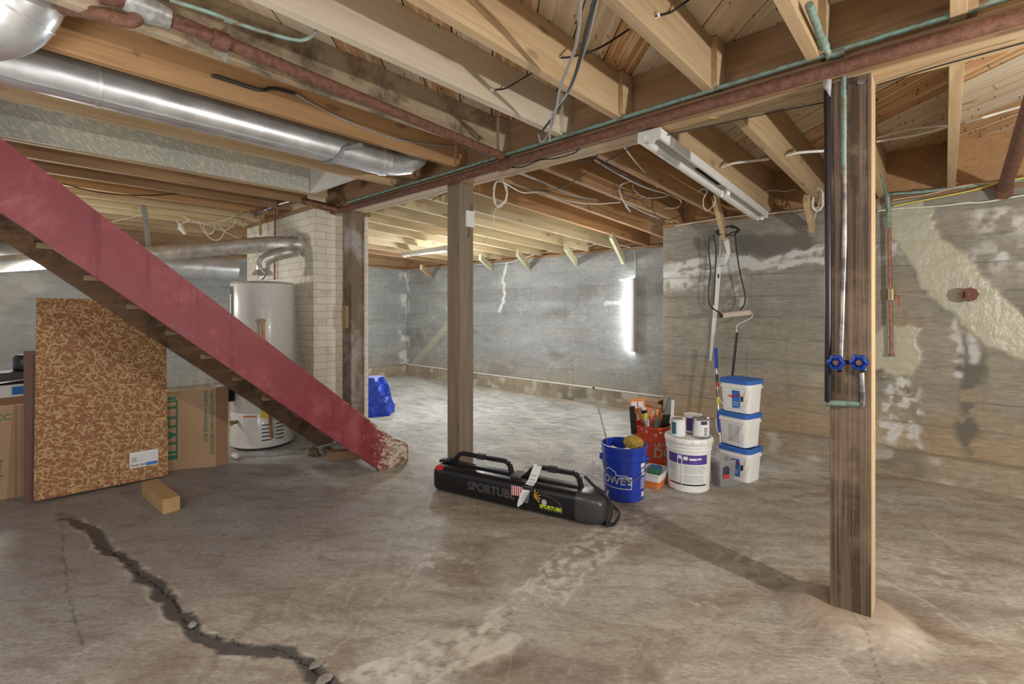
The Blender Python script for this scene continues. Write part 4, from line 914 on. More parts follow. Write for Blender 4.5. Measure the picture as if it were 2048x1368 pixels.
# ------------------------------------------------------------ black ski tube case
p0 = V((-2.74, 2.175, 0)); p1 = V((-1.50, 2.455, 0)); cl = (p1-p0).length; ca_ = math.atan2((p1-p0).y, (p1-p0).x)
t = thing('ski_case', 'long black hard plastic travel case with two carry handles on the floor', 'case', p0, ca_)
def rr_ring(x, y0, y1, z0, z1, r, n=4):
    out = []
    for cx, cy, a0 in ((y1-r, z1-r, 0), (y0+r, z1-r, 90), (y0+r, z0+r, 180), (y1-r, z0+r, 270)):
        for k in range(n+1):
            a = R(a0+90*k/n); out.append(V((x, cx+r*math.cos(a), cy+r*math.sin(a))))
    return out
m = MB(); m.loft([rr_ring(x, e, .215-e, e*.4+.004, .185-e, .045) for x, e in ((0, .03), (.012, .012), (.03, .002), (.05, 0), (cl-.17, 0))]); m.build('case_body', M_blk, t, local=True, smooth=True)
m = MB(); m.loft([rr_ring(x, e, .215-e, e*.4+.004, .185-e, .045) for x, e in ((cl-.17, -.004), (cl-.10, -.004), (cl-.03, .018), (cl-.01, .03), (cl, .05))]); m.build('end_cap', plain('grey_black_plastic', (.045, .045, .05), .3), t, local=True, smooth=True)
for x0, x1 in ((.10, .60), (.70, 1.10)):
    m = MB(); yy = .115; P = [V((x0, yy, .18)), V((x0+.06, yy, .255)), V((x0+.09, yy, .268)), V((x1-.05, yy, .268)), V((x1-.02, yy, .25)), V((x1, yy, .18))]
    for a, b in zip(P[:-1], P[1:]): m.bar(a, b, .03, .028, (0, 1, 0))
    m.bar(V((x0+.03, yy, .188)), V((x1-.01, yy, .188)), .04, .025, (0, 0, 1)); h = m.build('handle', M_blk, t, local=True, bevel=.006)
    m = MB(); m.box((x0+x1)/2-.03, (x0+x1)/2+.03, .097, .133, .25, .288); m.build('handle_clip', M_blkm, h, local=True, bevel=.004)
m = MB(); m.box(.615, .69, .06, .16, .18, .205); m.build('latch', M_emb, t, local=True, bevel=.006)
m = MB(); m.bar((.0, .115, .19), (.09, .115, .205), .05, .02); m.build('hinge', M_blkm, t, local=True)
m = MB(); m.lathe([(.001, 0), (.035, 0)], (0, 0, 0), 24); m.v = [(.062+x*1.0, .0115+y*.42, .1735+y*.42) for x, y, z in m.v]; m.build('red_sticker', M_redp, t, local=True)['label'] = 'red oval sticker'
m = MB(); m.box(.42, .48, .045, .057, .1851, .1862); m.build('white_tag', M_paper, t, local=True)
m = text_mb('SPORTUBE', .078, lambda x, y, d: (.50+x, -.0012-d, .095+y), .0012, 'CENTER', .002); m.build('embossed_lettering', M_emb, t, local=True)
m = MB(); poly = [(.86, .045), (1.02, .045), (1.02, .08), (.99, .115), (.94, .135), (.86, .14)]
m.prism(poly, lambda x, z: (x, -.0008, z), lambda x, z: (x, -.002, z)); ep_ = m.build('emblem_panel', M_emb, t, local=True)
m = MB(); poly = [(.865, .05), (1.015, .05), (1.015, .078), (.985, .11), (.938, .13), (.865, .135)]
m.prism(poly, lambda x, z: (x, -.0021, z), lambda x, z: (x, -.003, z)); m.build('emblem_field', M_blk, ep_, local=True)
m = text_mb('SPORTUBE', .031, lambda x, y, d: (.94+x, -.0034-d, .066+y), .0004, 'CENTER', .0012); m.build('lime_lettering', M_lime, ep_, local=True)
m = MB(); m.lathe([(.001, 0), (.018, 0)], (0, 0, 0), 18); m.v = [(.895+x, -.0036, .095+y) for x, y, z in m.v]; m.build('globe_emblem', M_print, ep_, local=True)
# luggage tag and flag draped over second handle
m = MB(); P = [V((.80, .11, .285)), V((.80, .085, .262)), V((.79, .045, .20)), V((.775, .01, .165)), V((.755, -.008, .12)), V((.73, -.014, .06)), V((.715, -.016, .035))]
wds = [.03, .03, .03, .029, .026, .018, .004]; vs = []
for pnt, q in zip(P, wds): vs += [pnt+V((-q, 0, 0)), pnt+V((q, 0, 0))]
n = len(P); vs += [v+V((0, -.0012, .0004)) for v in vs]
m.add(vs, [(2*i, 2*i+1, 2*i+3, 2*i+2) for i in range(n-1)] + [(2*n+2*i+2, 2*n+2*i+3, 2*n+2*i+1, 2*n+2*i) for i in range(n-1)])
lt = thing('luggage_tag', 'white paper luggage tag draped over the case handle', 'tag', p0, ca_)
tpp = m.build('tag_paper', M_paper, lt, local=True)
m = MB()
for k, (yy, zz) in enumerate(((.06, .229), (.045, .206), (.03, .190), (.018, .178))): m.box(.775, .81, yy-.0065, yy-.004, zz-.004, zz+.003)
for k in range(6): m.box(.745+.004*k, .79+.002*k, -.018+.0008*k, -.0165+.0008*k, .075+.012*k, .079+.012*k)
m.build('tag_print', M_print, tpp, local=True)
m = MB(); m.box(.66, .74, -.006, -.003, .10, .16); fp_ = m.build('flag_patch', M_paper, t, local=True)
m = MB()
for k in range(5): m.box(.664+.016*k, .671+.016*k, -.0075, -.006, .10, .16)
m.build('flag_stripe', M_redp, fp_, local=True)
m = MB()
for k in range(5):
    a = -.6+.5*k; m.tube([V((.83, -.01, .12)), V((.83+.045*math.cos(a), -.014, .12+.045*math.sin(a)))], .004, 6)
m.build('orange_tassel', plain('orange_cord', (.55, .30, .05), .7), t, local=True)
m = MB(); P = spline([V((1.12, .11, .262)), V((1.2, .11, .20)), V((1.262, .11, .165)), V((1.30, .10, .09)), V((1.285, .06, .02)), V((1.245, .08, .012))], 5)
for a, b in zip(P[:-1], P[1:]): m.bar(a, b, .03, .005, (0, 0, 1) if abs((b-a).normalized().z) < .8 else (1, 0, 0))
P = spline([V((1.262, .11, .165)), V((1.285, .15, .10)), V((1.33, .15, .06)), V((1.32, .09, .018)), V((1.28, .05, .01))], 5)
for a, b in zip(P[:-1], P[1:]): m.bar(a, b, .028, .005, (1, 0, 0))
m.build('web_strap', M_blkm, t, local=True)
m = MB(); m.tube([V((1.245, .10, .175)), V((1.275, .10, .185)), V((1.27, .12, .20)), V((1.262, .11, .165))], .004, 6); m.build('buckle', M_steel, t, local=True)

# ------------------------------------------------------------ buckets and tools
def face_cam(p):   # rotation putting local -Y towards the camera
    return math.atan2(p.x, -p.y) if False else math.atan2(-p.y, -p.x)+math.pi/2
def on_cyl(r0, r1, H, off):
    def f(x, z, d=0):
        r = r0+(r1-r0)*z/H+off+d; a = x/(r0+(r1-r0)*z/H); return (r*math.sin(a), -r*math.cos(a), z)
    return f
def cyl_patch(f, x0, x1, z0, z1, n=8, nz=2):
    m = MB(); vs = [f(x0+(x1-x0)*i/n, z0+(z1-z0)*j/nz) for j in range(nz+1) for i in range(n+1)]
    m.add(vs, [(j*(n+1)+i, j*(n+1)+i+1, (j+1)*(n+1)+i+1, (j+1)*(n+1)+i) for j in range(nz) for i in range(n)]); return m
def pail(t, mat, rb=.131, rt=.151, H=.365, ribs=(.285, .335), open_=True):
    pr = [(.001, .004), (rb-.006, 0), (rb, .006)]
    for z in ribs:
        r = rb+(rt-rb)*z/H; pr += [(r, z-.006), (r+.007, z-.004), (r+.007, z), (r, z+.002)]
    pr += [(rt, H-.02), (rt+.006, H-.016), (rt+.006, H-.002), (rt+.001, H), (rt-.004, H)]
    if open_: pr += [(rt-.005, H-.01), (rb-.004, .02), (.001, .018)]
    m = MB(); m.lathe(pr, n=56); return m.build('bucket_body', mat, t, local=True, smooth=True)
def bail(t, r, z, drop, mat, rad=.0025, grip=False, yb=-1):
    m = MB(); P = []
    for k in range(17):
        a = math.pi*k/16; P.append(V(((r+.006)*math.cos(a), yb*(r+.012)*math.sin(a), z-drop*math.sin(a))))
    m.tube(P, rad, 6); m.build('wire_handle', mat, t, local=True, smooth=True)

pb = W(1248, 900, z=3.36); pb.z = 0
t = thing('blue_bucket', 'blue five gallon bucket with white lettering holding a sponge', 'bucket', pb, face_cam(pb))
pail(t, M_blue, .134, .154, .372, (.27, .325)); bail(t, .145, .27, .12, M_steel)
for s in (-1, 1):
    m = MB(); m.tube([V((s*.145, 0, .27)), V((s*.168, 0, .27))], .022, 12); m.build('handle_ear', M_blue, t, local=True, smooth=True)
f0_ = on_cyl(.134, .154, .372, .0012); f = lambda x, z, d=0: f0_(x-(.035 if x < .1 else 0), z, d)
m = text_mb("LOWE'S", .072, lambda x, y, d: f(-.035+x, .145+y-.0, .0005), .0001, 'CENTER', .0022)
m.build('lettering', M_whp, t, local=True)
def strokes(f, P, w):
    m = MB()
    for (x0, z0), (x1, z1) in zip(P[:-1], P[1:]):
        L2 = math.hypot(x1-x0, z1-z0); nx, nz = -(z1-z0)/L2*w/2, (x1-x0)/L2*w/2; n = max(1, int(L2/.01)); vs = []
        for i in range(n+1):
            t_ = i/n; x = x0+(x1-x0)*t_; z = z0+(z1-z0)*t_; vs += [f(x+nx, z+nz, .0004), f(x-nx, z-nz, .0004)]
        m.add(vs, [(2*i, 2*i+1, 2*i+3, 2*i+2) for i in range(n)])
    return m
strokes(f, [(-.17, .10), (-.17, .185), (-.12, .185), (-.12, .205), (-.075, .225), (-.02, .205), (-.02, .185), (.055, .185), (.055, .175), (.085, .175), (.085, .095), (-.17, .10)], .005).build('emblem_outline', M_whp, t, local=True)
m = cyl_patch(f, .125, .175, .235, .265); m2 = cyl_patch(f, .135, .170, .03, .065); m.add(m2.v, m2.f)
for k in range(6): m2 = cyl_patch(f, .125, .175, .09+.013*k, .095+.013*k); m.add(m2.v, m2.f)
m2 = cyl_patch(f, .13, .172, .18, .225); m.add(m2.v, m2.f); m.build('side_print', M_whp, t, local=True)
# things in the blue bucket
rr = random.Random(4)
def sponge(c, r, label, mat):
    m = MB(); n = 18; rings = []
    for i in range(1, 12):
        ph = math.pi*i/12; rings.append([V((c.x+r*1.15*math.sin(ph)*math.cos(2*math.pi*k/n)*rr.uniform(.93, 1.05), c.y+r*.7*math.sin(ph)*math.sin(2*math.pi*k/n)*rr.uniform(.93, 1.05), c.z-r*.8*math.cos(ph))) for k in range(n)])
    m.loft(rings); return tag(m.build('sponge', mat, smooth=True), label, 'sponge')
sp = pb + V((.045, .055, .365)); sponge(sp, .068, 'yellow sponge resting in the top of the blue bucket', M_sponge)
m = MB(); q = pb+V((-.045, -.02, .30)); m.box(-.05, .05, -.012, .012, 0, .03, Matrix.Translation(q) @ Matrix.Rotation(R(30), 4, 'Z') @ Matrix.Rotation(R(20), 4, 'Y')); m.box(-.03, .04, -.01, .01, .0, .02, Matrix.Translation(q+V((.06, .03, .015))) @ Matrix.Rotation(R(70), 4, 'Z')); tag(m.build('white_scraper', M_whp, bevel=.004), 'white plastic scraper lying inside the blue bucket', 'tool')
a = W(1187, 777, z=3.43); b = pb+V((-.07, .05, .03)); t2 = thing('metal_rod', 'thin bare metal rod standing in the blue bucket', 'rod', b)
m = MB(); m.tube([b, a], .0045, 8); m.build('rod_shaft', M_steel, t2, smooth=True); m = MB(); m.tube([a, a+V((0, 0, .012))], .007, 8); m.build('rod_tip', M_blkm, t2, smooth=True)

po = W(1303, 900, z=3.93); po.z = 0
t = thing('orange_bucket', 'orange bucket with stencilled white letters full of tools, behind the white bucket', 'bucket', po, face_cam(po))
pail(t, M_or, .132, .152, .372, (.26, .31, .345)); f = on_cyl(.132, .152, .372, .0012)
text_mb('LET’S', .055, lambda x, y, d: f(.085+x, .235+y, .0005), .0001, 'CENTER', .001).build('lettering', M_whp, t, local=True)
text_mb('DO', .11, lambda x, y, d: f(.10+x, .165+y, .0005), .0001, 'CENTER', .002).build('large_lettering', M_whp, t, local=True)
m = MB(); 
for k, (x, z) in enumerate(((-.05, .33), (.06, .325), (-.09, .345), (.02, .30))): m2 = cyl_patch(f, x, x+.022, z, z+.02); m.add(m2.v, m2.f)
m.build('paint_splash', M_whd, t, local=True)
# tools in the orange bucket
def tool(name, px0, py0, px1, py1, z0, z1, wd, th, mat, label, cat='tool', extra=None):
    a = W(px0, py0, z=z0); b = W(px1, py1, z=z1); tt = thing(name, label, cat, b)
    m = MB(); m.bar(a, b, wd, th, V((.67, -.74, 0))); m.build(name+'_blade' if False else 'tool_body', mat, tt, bevel=min(wd, th)*.25)
    if extra: extra(tt, a, b)
    return tt
def square_head(tt, a, b):
    m = MB(); c = W(1275, 812, z=3.98); m.bar(c+V((0, 0, -.06)), c+V((0, 0, .06)), .128, .004, V((.67, -.74, 0))); m.build('orange_frame', M_or2, tt)
    m = MB()
    for s in (-1, 1): cc = c+V((.742, .670, 0))*s*.026+V((.67, -.742, 0))*-.0+V((.0, -.004, .01)); m.bar(cc+V((0, 0, -.028)), cc+V((0, 0, .028)), .044, .004, V((.67, -.74, 0)))
    m.build('white_panel', M_paper, tt)
tool('hand_saw', 1268, 800, 1271, 860, 4.02, 4.0, .03, .012, M_or, 'orange framed tool rising from the left side of the orange bucket', extra=square_head)
tool('scraper', 1264, 812, 1268, 868, 3.86, 3.88, .045, .02, M_blk, 'black gripped scraper at the left rim of the orange bucket')
def taper(name, px0, py0, px1, py1, z0, r0, r1, mat, label, cat='tool', n=10, z1=None):
    a = W(px0, py0, z=z0); b = W(px1, py1, z=z1 or z0); tt = thing(name, label, cat, b); m = MB(); m.tube([b, b+(a-b)*.72, b+(a-b)*.76, a], [r0, r0, r1, r1*.5], n); m.build('tube_body', mat, tt, smooth=True); return tt
tt = taper('caulk_tube', 1284, 802, 1295, 852, 3.92, .022, .006, M_whp, 'white caulk tube with a yellow band in the orange bucket', 'tube')
m = MB(); a = W(1284, 802, z=3.92); b = W(1295, 852, z=3.92); m.tube([b+(a-b)*.3, b+(a-b)*.5], .0228, 12); m.build('yellow_band', M_yel, tt, smooth=True)
m = MB(); m.tube([b+(a-b)*.52, b+(a-b)*.66], .0228, 12); m.build('black_band', M_blk, tt, smooth=True)
tool('putty_knife', 1277, 815, 1287, 856, 3.84, 3.86, .02, .008, M_copp, 'narrow copper coloured knife in the orange bucket')
tool('paint_brush', 1306, 820, 1300, 858, 3.95, 3.93, .03, .02, M_tan_z, 'wooden handled brush among the orange bucket tools')
tool('orange_level', 1296, 808, 1299, 850, 4.06, 4.05, .07, .015, M_or2, 'light orange flat tool at the back of the orange bucket')
tool('orange_trowel', 1318, 818, 1316, 850, 4.03, 4.0, .05, .02, M_or2, 'light orange handled trowel beside the black saw case')
tool('red_handle', 1309, 830, 1298, 862, 3.83, 3.86, .014, .012, M_redp, 'dark red stick leaning in the orange bucket')
taper('spray_bottle', 1314, 832, 1312, 862, 3.86, .03, .01, plain('bottle_green', (.10, .14, .10), .3), 'dark green bottle in the front of the orange bucket', 'bottle')
tt = thing('saw_sheath', 'tall pointed black plastic blade standing in the orange bucket', 'tool', W(1328, 857, z=3.93))
m = MB(); A = [W(1337, 793, z=3.97), W(1342, 795, z=3.97), W(1340, 830, z=3.95), W(1335, 862, z=3.93), W(1318, 862, z=3.93), W(1326, 828, z=3.95)]
nrm = V((.67, -.742, 0))*.012; m.loft([A, [p_+nrm for p_ in A]]); m.build('tool_body', M_blk, tt)
m = MB(); a = W(1300, 803, z=4.05); m.bar(a+V((-.06, -.05, .01)), a+V((.05, .04, -.01)), .05, .02, (0, 0, 1)); tag(m.build('roller_tray_insert', M_whm), 'crumpled white roller cover lying on the orange bucket tools', 'tool') if False else None
tool('white_card', 1343, 800, 1341, 850, 4.0, 3.98, .05, .003, M_whd, 'thin pale strip behind the black blade in the orange bucket')
tool('dust_brush', 1290, 806, 1325, 815, 4.02, 4.02, .035, .03, M_cardd, 'tan paper wrapped brush lying across the orange bucket tools')

pw = W(1377, 900, z=3.54); pw.z = 0
t = thing('white_bucket', 'large white plaster bucket with a purple label, paint cans on its lid', 'bucket', pw, face_cam(pw))
pail(t, M_whp, .142, .158, .375, (.30, .325), False)
m = MB(); m.lathe([(.166, .345), (.170, .35), (.170, .368), (.163, .382), (.157, .384), (.150, .376), (.001, .376)], n=56)
ld = m.build('lid', M_whp, t, local=True, smooth=True)
m = MB()
for k in range(18):
    a = 2*math.pi*k/18; m.bar((.1695*math.cos(a), .1695*math.sin(a), .347), (.1695*math.cos(a), .1695*math.sin(a), .372), .006, .004, (math.cos(a), math.sin(a), 0))
m.build('lid_tab', M_whd, ld, local=True)
f = on_cyl(.142, .158, .375, .0014)
cyl_patch(f, -.16, .14, .205, .272, 16).build('purple_label', M_purple, t, local=True)
m = MB()
for k in range(13):
    z = .075+.0095*k
    if k == 6: continue
    for x0, x1 in ((-.15, -.07), (-.03, .13)): m2 = cyl_patch(f, x0, x1-rr.uniform(0, .03), z, z+.0045, 10, 1); m.add(m2.v, m2.f)
m.build('fine_print', M_print, t, local=True)
cyl_patch(f, -.15, .13, .052, .063, 16).build('dark_strip', M_printd, t, local=True)
f2 = on_cyl(.142, .158, .375, .0026)
m = MB()
for x, z0, z1, wd in ((-.075, .10, .262, .006), (-.045, .05, .25, .006), (-.02, .235, .26, .03), (-.06, .24, .265, .03), (.03, .235, .25, .05), (.075, .24, .252, .03)): m2 = cyl_patch(f2, x-wd/2, x+wd/2, z0, z1, 4); m.add(m2.v, m2.f)
m.build('paint_drip', M_whp, t, local=True)
for i, (px, zz, r, h, lab, mt) in enumerate(((1356, 3.50, .052, .125, 'left white paint can with a dark teal label on the white bucket lid', M_teal), (1386, 3.62, .066, .128, 'rear open paint can with a blue label on the white bucket lid', M_purple), (1402, 3.475, .058, .135, 'right silver and white paint can on the front of the white bucket lid', M_printd))):
    p_ = W(px, 860, z=zz); p_.z = .3862 if i != 2 else .3862
    t = thing('paint_can', lab, 'paint can', p_, face_cam(p_), group='paint cans on the white bucket')
    m = MB(); m.lathe([(.001, 0), (r-.002, 0), (r, .003), (r, h-.004), (r+.002, h), (r-.003, h), (r-.006, h-.006), (.001, h-.006)], n=36); m.build('can_body', M_steel if i == 2 else M_whm, t, local=True, smooth=True)
    f = on_cyl(r, r, h, .0006); plb = cyl_patch(f, -.05, .07, .012, h-.012, 12).build('paper_label', M_paper, t, local=True)
    f = on_cyl(r, r, h, .0012)
    if i == 0: m = cyl_patch(f, -.048, -.012, .02, .105)
    elif i == 1: m = cyl_patch(f, -.05, .06, .015, .11)
    else:
        m = cyl_patch(f, -.0, .045, .095, .12)
        for k in range(5): m2 = cyl_patch(f, .02, .045, .02+.012*k, .026+.012*k); m.add(m2.v, m2.f)
    m.build('label_print', mt, plb, local=True)
    m = MB(); m.lathe([(.001, h-.005), (r-.012, h-.005), (r-.008, h-.002)], n=30); m.build('can_lid', M_steel if i != 1 else M_whd, t, local=True, smooth=True)

# square white pails with blue lids
pq = W(1481, 900, z=3.72); pq.z = 0
def rect_ring(hx_, hy_, z, r, n=4):
    out = []
    for cx, cy, a0 in ((hx_-r, hy_-r, 0), (-hx_+r, hy_-r, 90), (-hx_+r, -hy_+r, 180), (hx_-r, -hy_+r, 270)):
        for k in range(n+1):
            a = R(a0+90*k/n); out.append(V((cx+r*math.cos(a), cy+r*math.sin(a), z)))
    return out
labs = ['bottom white square pail with blue rim in the stack by the wall', 'middle white square pail with its plain text side showing in the stack', 'top white square pail with blue lid in the stack of three']
for i in range(3):
    rz = face_cam(pq)+R((-28, -34, -30)[i]); off = ((0, 0), (-.008, .01), (.004, .006))[i]; z0 = .2575*i
    t = thing('square_pail', labs[i], 'bucket', (pq.x+off[0], pq.y+off[1], z0+.001*i), rz, group='stack of square white pails')
    A, B, H = .118, .100, .245
    m = MB(); m.loft([rect_ring(A-.016, B-.016, 0, .03), rect_ring(A-.012, B-.012, .004, .03), rect_ring(A-.002, B-.002, H-.06, .03), rect_ring(A+.006, B+.006, H-.058, .032), rect_ring(A+.006, B+.006, H-.045, .032), rect_ring(A, B, H-.043, .03), rect_ring(A+.001, B+.001, H-.02, .03)]); m.build('pail_body', M_whp, t, local=True, smooth=True)
    m = MB(); m.loft([rect_ring(A+.008, B+.008, H-.024, .034), rect_ring(A+.012, B+.012, H-.022, .036), rect_ring(A+.012, B+.012, H+.006, .036), rect_ring(A+.006, B+.006, H+.011, .034), rect_ring(A-.004, B-.004, H+.011, .03), rect_ring(A-.012, B-.012, H+.004, .028)]); m.build('lid', M_bluelid, t, local=True, smooth=True)
    # printed faces: -Y face shown right? label on both near faces
    def fp(x0, x1, za, zb, mat, nm, k=0, side='f'):
        m = MB(); e = .0012*(k+1)
        g = (lambda x, z: V((x, -(B-.012+.010*z/(H-.06))-e, z))) if side == 'f' else (lambda x, z: V((-(A-.012+.010*z/(H-.06))-e, -x, z)))
        m.add([g(x0, za), g(x1, za), g(x1, zb), g(x0, zb)], [(0, 1, 2, 3)]); return m.build(nm, mat, t, local=True)
    if i != 1:
        fp(-.02, .045, .035, .17, M_lblue, 'blue_label'); fp(-.045, .055, .115, .135, M_redp, 'red_script', 1) if False else None
        m = text_mb('Keraflex', .034, lambda x, y, d: (.012+x*1.0, -(B-.004)-.003-d, .122+y+x*.15), .0003, 'CENTER', .001) if False else None
        m = MB(); P = [V((-.045+.012*k, -(B-.003)-.0035, .118+.010*math.sin(k*2.1)+.003*k)) for k in range(9)]; m.tube(P, .0035, 5, smooth=3); m.build('red_script', M_redp, t, local=True)
        m = MB()
        for k in range(5): m.add([V((-.012, -(B-.0075)-.0016, .055+.012*k)), V((.035, -(B-.0075)-.0016, .055+.012*k)), V((.035, -(B-.0075)-.0016, .058+.012*k)), V((-.012, -(B-.0075)-.0016, .058+.012*k))], [(0, 1, 2, 3)])
        m.build('label_text', M_paper, t, local=True)
        fp(.05, .07, .09, .13, M_printd, 'dark_square')
    else:
        for k in range(9): fp(-.03, .06, .035+.015*k, .045+.015*k, M_print, 'text_block')
    for k in range(8): fp(-.05, .06, .04+.016*k, .044+.016*k, M_print, 'side_text', 0, 's')
    m = MB(); P = []
    for k in range(15):
        u_ = k/14; P.append(V((-(A+.012)+(2*A+.02)*u_*.5, -(B+.008) if u_ > .0 else 0, .185)) if False else V((-(A+.010)*math.cos(math.pi*u_), -(B+.012)-.02*math.sin(math.pi*u_), .185-.15*math.sin(math.pi*u_)**.8)))
    m.tube(P, .0028, 6); m.build('wire_handle', M_whd, t, local=True, smooth=True)
# grey measuring container
pc = W(1445, 940, z=3.57); pc.z = 0
t = thing('clear_container', 'small cloudy plastic container with a dark red label beside the pails', 'container', pc, face_cam(pc)+R(35))
m = MB(); m.loft([rect_ring(.055, .055, 0.001, .012), rect_ring(.058, .058, .01, .012), rect_ring(.068, .068, .20, .012), rect_ring(.066, .066, .20, .012), rect_ring(.056, .056, .01, .010)], cap=True); m.build('container_body', M_clear, t, local=True, smooth=True)
m = MB(); m.box(-.055, .055, -.055, .055, .012, .155); m.build('grey_contents', plain('grey_mortar', (.34, .33, .31), .9, 0, .4, 50, .5), t, local=True)
m = MB(); m.add([(-.040, -.0665, .07), (.01, -.0665, .07), (.01, -.0695, .145), (-.015, -.0705, .165), (-.040, -.0695, .145)], [(0, 1, 2, 3, 4)]); m.build('dark_label', M_printd, t, local=True)
m = MB(); m.add([(-.040, -.0675, .07), (.01, -.0675, .07), (.01, -.0685, .10), (-.040, -.0685, .10)], [(0, 1, 2, 3)]); m.build('red_strip', M_redp, t, local=True)
# tub between the buckets
pt_ = W(1309, 950, z=3.58); pt_.z = 0
t = thing('plastic_tub', 'low white and orange tub of supplies between the blue and white buckets', 'tub', pt_, ANG+R(55))
m = MB(); m.loft([rect_ring(.10, .062, 0, .02), rect_ring(.11, .07, .055, .02)]); m.build('orange_base', M_or2, t, local=True, smooth=True)
m = MB(); m.loft([rect_ring(.112, .072, .056, .02), rect_ring(.12, .08, .10, .02), rect_ring(.128, .088, .105, .02), rect_ring(.128, .088, .112, .02), rect_ring(.116, .076, .112, .02), rect_ring(.11, .07, .08, .02)]); m.build('white_tray', M_whp, t, local=True, smooth=True)
m = MB(); m.box(-.07, .02, -.04, .03, .081, .125); m.build('green_packet', M_green, t, local=True, bevel=.01); m = MB(); m.box(.03, .09, -.03, .05, .081, .12); m.build('blue_packet', M_lblue, t, local=True, bevel=.008)
# crumpled films
def film(c, r, s, label, name='plastic_film', mat=M_film):
    rr2 = random.Random(s); m = MB(); n = 16; vs = []; g = 14
    for i in range(g):
        for j in range(g):
            x = (i/(g-1)-.5)*2*r; y = (j/(g-1)-.5)*2*r; dd = math.hypot(x, y)/r; vs.append((c.x+x, c.y+y, .006+max(0, (1-dd*.8))*r*.9*rr2.uniform(.25, 1)))
    m.add(vs, [(i*g+j, (i+1)*g+j, (i+1)*g+j+1, i*g+j+1) for i in range(g-1) for j in range(g-1)]); return tag(m.build(name, mat), label, 'plastic')
film(W(1192, 950, Z=0)+V((-.02, .05, 0)), .13, 4, 'crumpled clear plastic film on the floor left of the blue bucket')
# tarp
tc_ = W(752, 815, z=6.0); tc_.z = 0; m = MB(); rings = []; rr3 = random.Random(12); n = 26
for i in range(12):
    h = .46*i/11; R0 = .20*(1-.45*(h/.46)**1.5)
    rings.append([V((tc_.x+R0*(1+.16*math.sin(5*a+h*9)+rr3.uniform(-.10, .10))*math.cos(a)+h*-.12, tc_.y+R0*1.1*(1+.14*math.sin(4*a+2+h*7)+rr3.uniform(-.10, .10))*math.sin(a), h+.002)) for a in [2*math.pi*k/n for k in range(n)]])
m.loft(rings); tag(m.build('blue_tarp', M_tarp), 'crumpled blue tarp bag on the floor past the chimney', 'tarp')

# pole tools leaning on the right wall
t = thing('paint_roller', 'paint roller on a black pole leaning against the right wall behind the pails', 'paint roller', W(1449, 903, Z=0))
a = W(1448, 905, Z=.0); b = W(1474, 665, z=4.36); m = MB(); m.tube([a, b], .012, 10); m.build('pole', M_blkm, t, smooth=True)
zz = 4.36; m = MB(); m.tube([b, W(1475, 650, z=zz), W(1502, 636, z=zz), W(1503, 625, z=zz), W(1495, 623, z=zz)], .0045, 8, smooth=4); m.build('wire_frame', M_whd, t, smooth=True)
m = MB(); m.tube([W(1444, 631, z=zz), W(1499, 625, z=zz)], .026, 20); m.build('roller_sleeve', M_roll, t, smooth=True)
m = MB(); m.tube([W(1438, 632, z=zz), W(1444, 631, z=zz)], .018, 14); m.build('roller_cap', M_blkm, t, smooth=True)
t = thing('floor_scraper', 'long floor scraper with blue grips standing by the pail stack', 'scraper', W(1440, 905, Z=0))
a = W(1441, 893, z=4.35); b = W(1431, 700, z=4.55); m = MB(); m.tube([a, b], .008, 10); m.build('pole', M_steel, t, smooth=True)
for (k0, k1) in ((.02, .32), (.80, 1.02)):
    m = MB(); m.tube([a+(b-a)*k0 if k0 > .1 else a+(b-a)*.14, a+(b-a)*(k1 if k0 > .1 else .36)], .0165, 12); m.build('blue_grip', M_bluev, t, smooth=True)
m = MB(); m.tube([a+(b-a)*.60, a+(b-a)*.66], .0135, 10); m.build('red_band', M_redp, t, smooth=True)
m = MB(); m.tube([a+(b-a)*.66, a+(b-a)*.74], .0125, 10); m.tube([a+(b-a)*.50, a+(b-a)*.58], .0125, 10); m.build('black_band', M_blk, t, smooth=True)
m = MB(); m.tube([a+(b-a)*.42, a+(b-a)*.50], .0125, 10); m.build('yellow_band', M_yel, t, smooth=True)
c = W(1440, 903, Z=0); m = MB(); m.bar(c+V((-.03, -.03, .045)), c+V((.035, .03, .045)), .02, .09, (0, 0, 1)); m.build('scraper_head', M_steel, t, bevel=.003)
m = MB(); nrm = V((0, -.012, 0)); A = [W(1432, 534, Y=4.86), W(1443, 534, Y=4.86), W(1436, 620, Y=4.87), W(1423, 722, Y=4.88), W(1419, 722, Y=4.88), W(1427, 620, Y=4.87)]
m.loft([A, [p_+nrm for p_ in A]]); t = thing('light_cover_strip', 'narrow white metal strip hanging on the right wall', 'strip', A[3]); m.build('strip_body', M_whm, t)
m = MB(); m.tube([W(1441, 470, Y=4.84), W(1440, 505, Y=4.85), W(1438, 535, Y=4.855)], .005, 6); m.build('hanging_cord', M_wirew, t)
m = MB(); c = W(1437, 552, Y=4.846); m.box(c.x-.006, c.x+.006, c.y-.004, c.y, c.z-.02, c.z+.02); m.build('dark_slot', M_blkm, t)
m = MB(); A = [W(1450, 472, Y=4.79), W(1458, 480, Y=4.79), W(1461, 505, Y=4.78), W(1453, 528, Y=4.79), W(1445, 530, Y=4.80), W(1453, 505, Y=4.79), W(1448, 485, Y=4.79)]
m.loft([A, [p_+V((0, -.006, 0)) for p_ in A]]); tag(m.build('plastic_scrap', M_whd), 'torn strip of whitish plastic dangling beside the white metal strip', 'plastic')
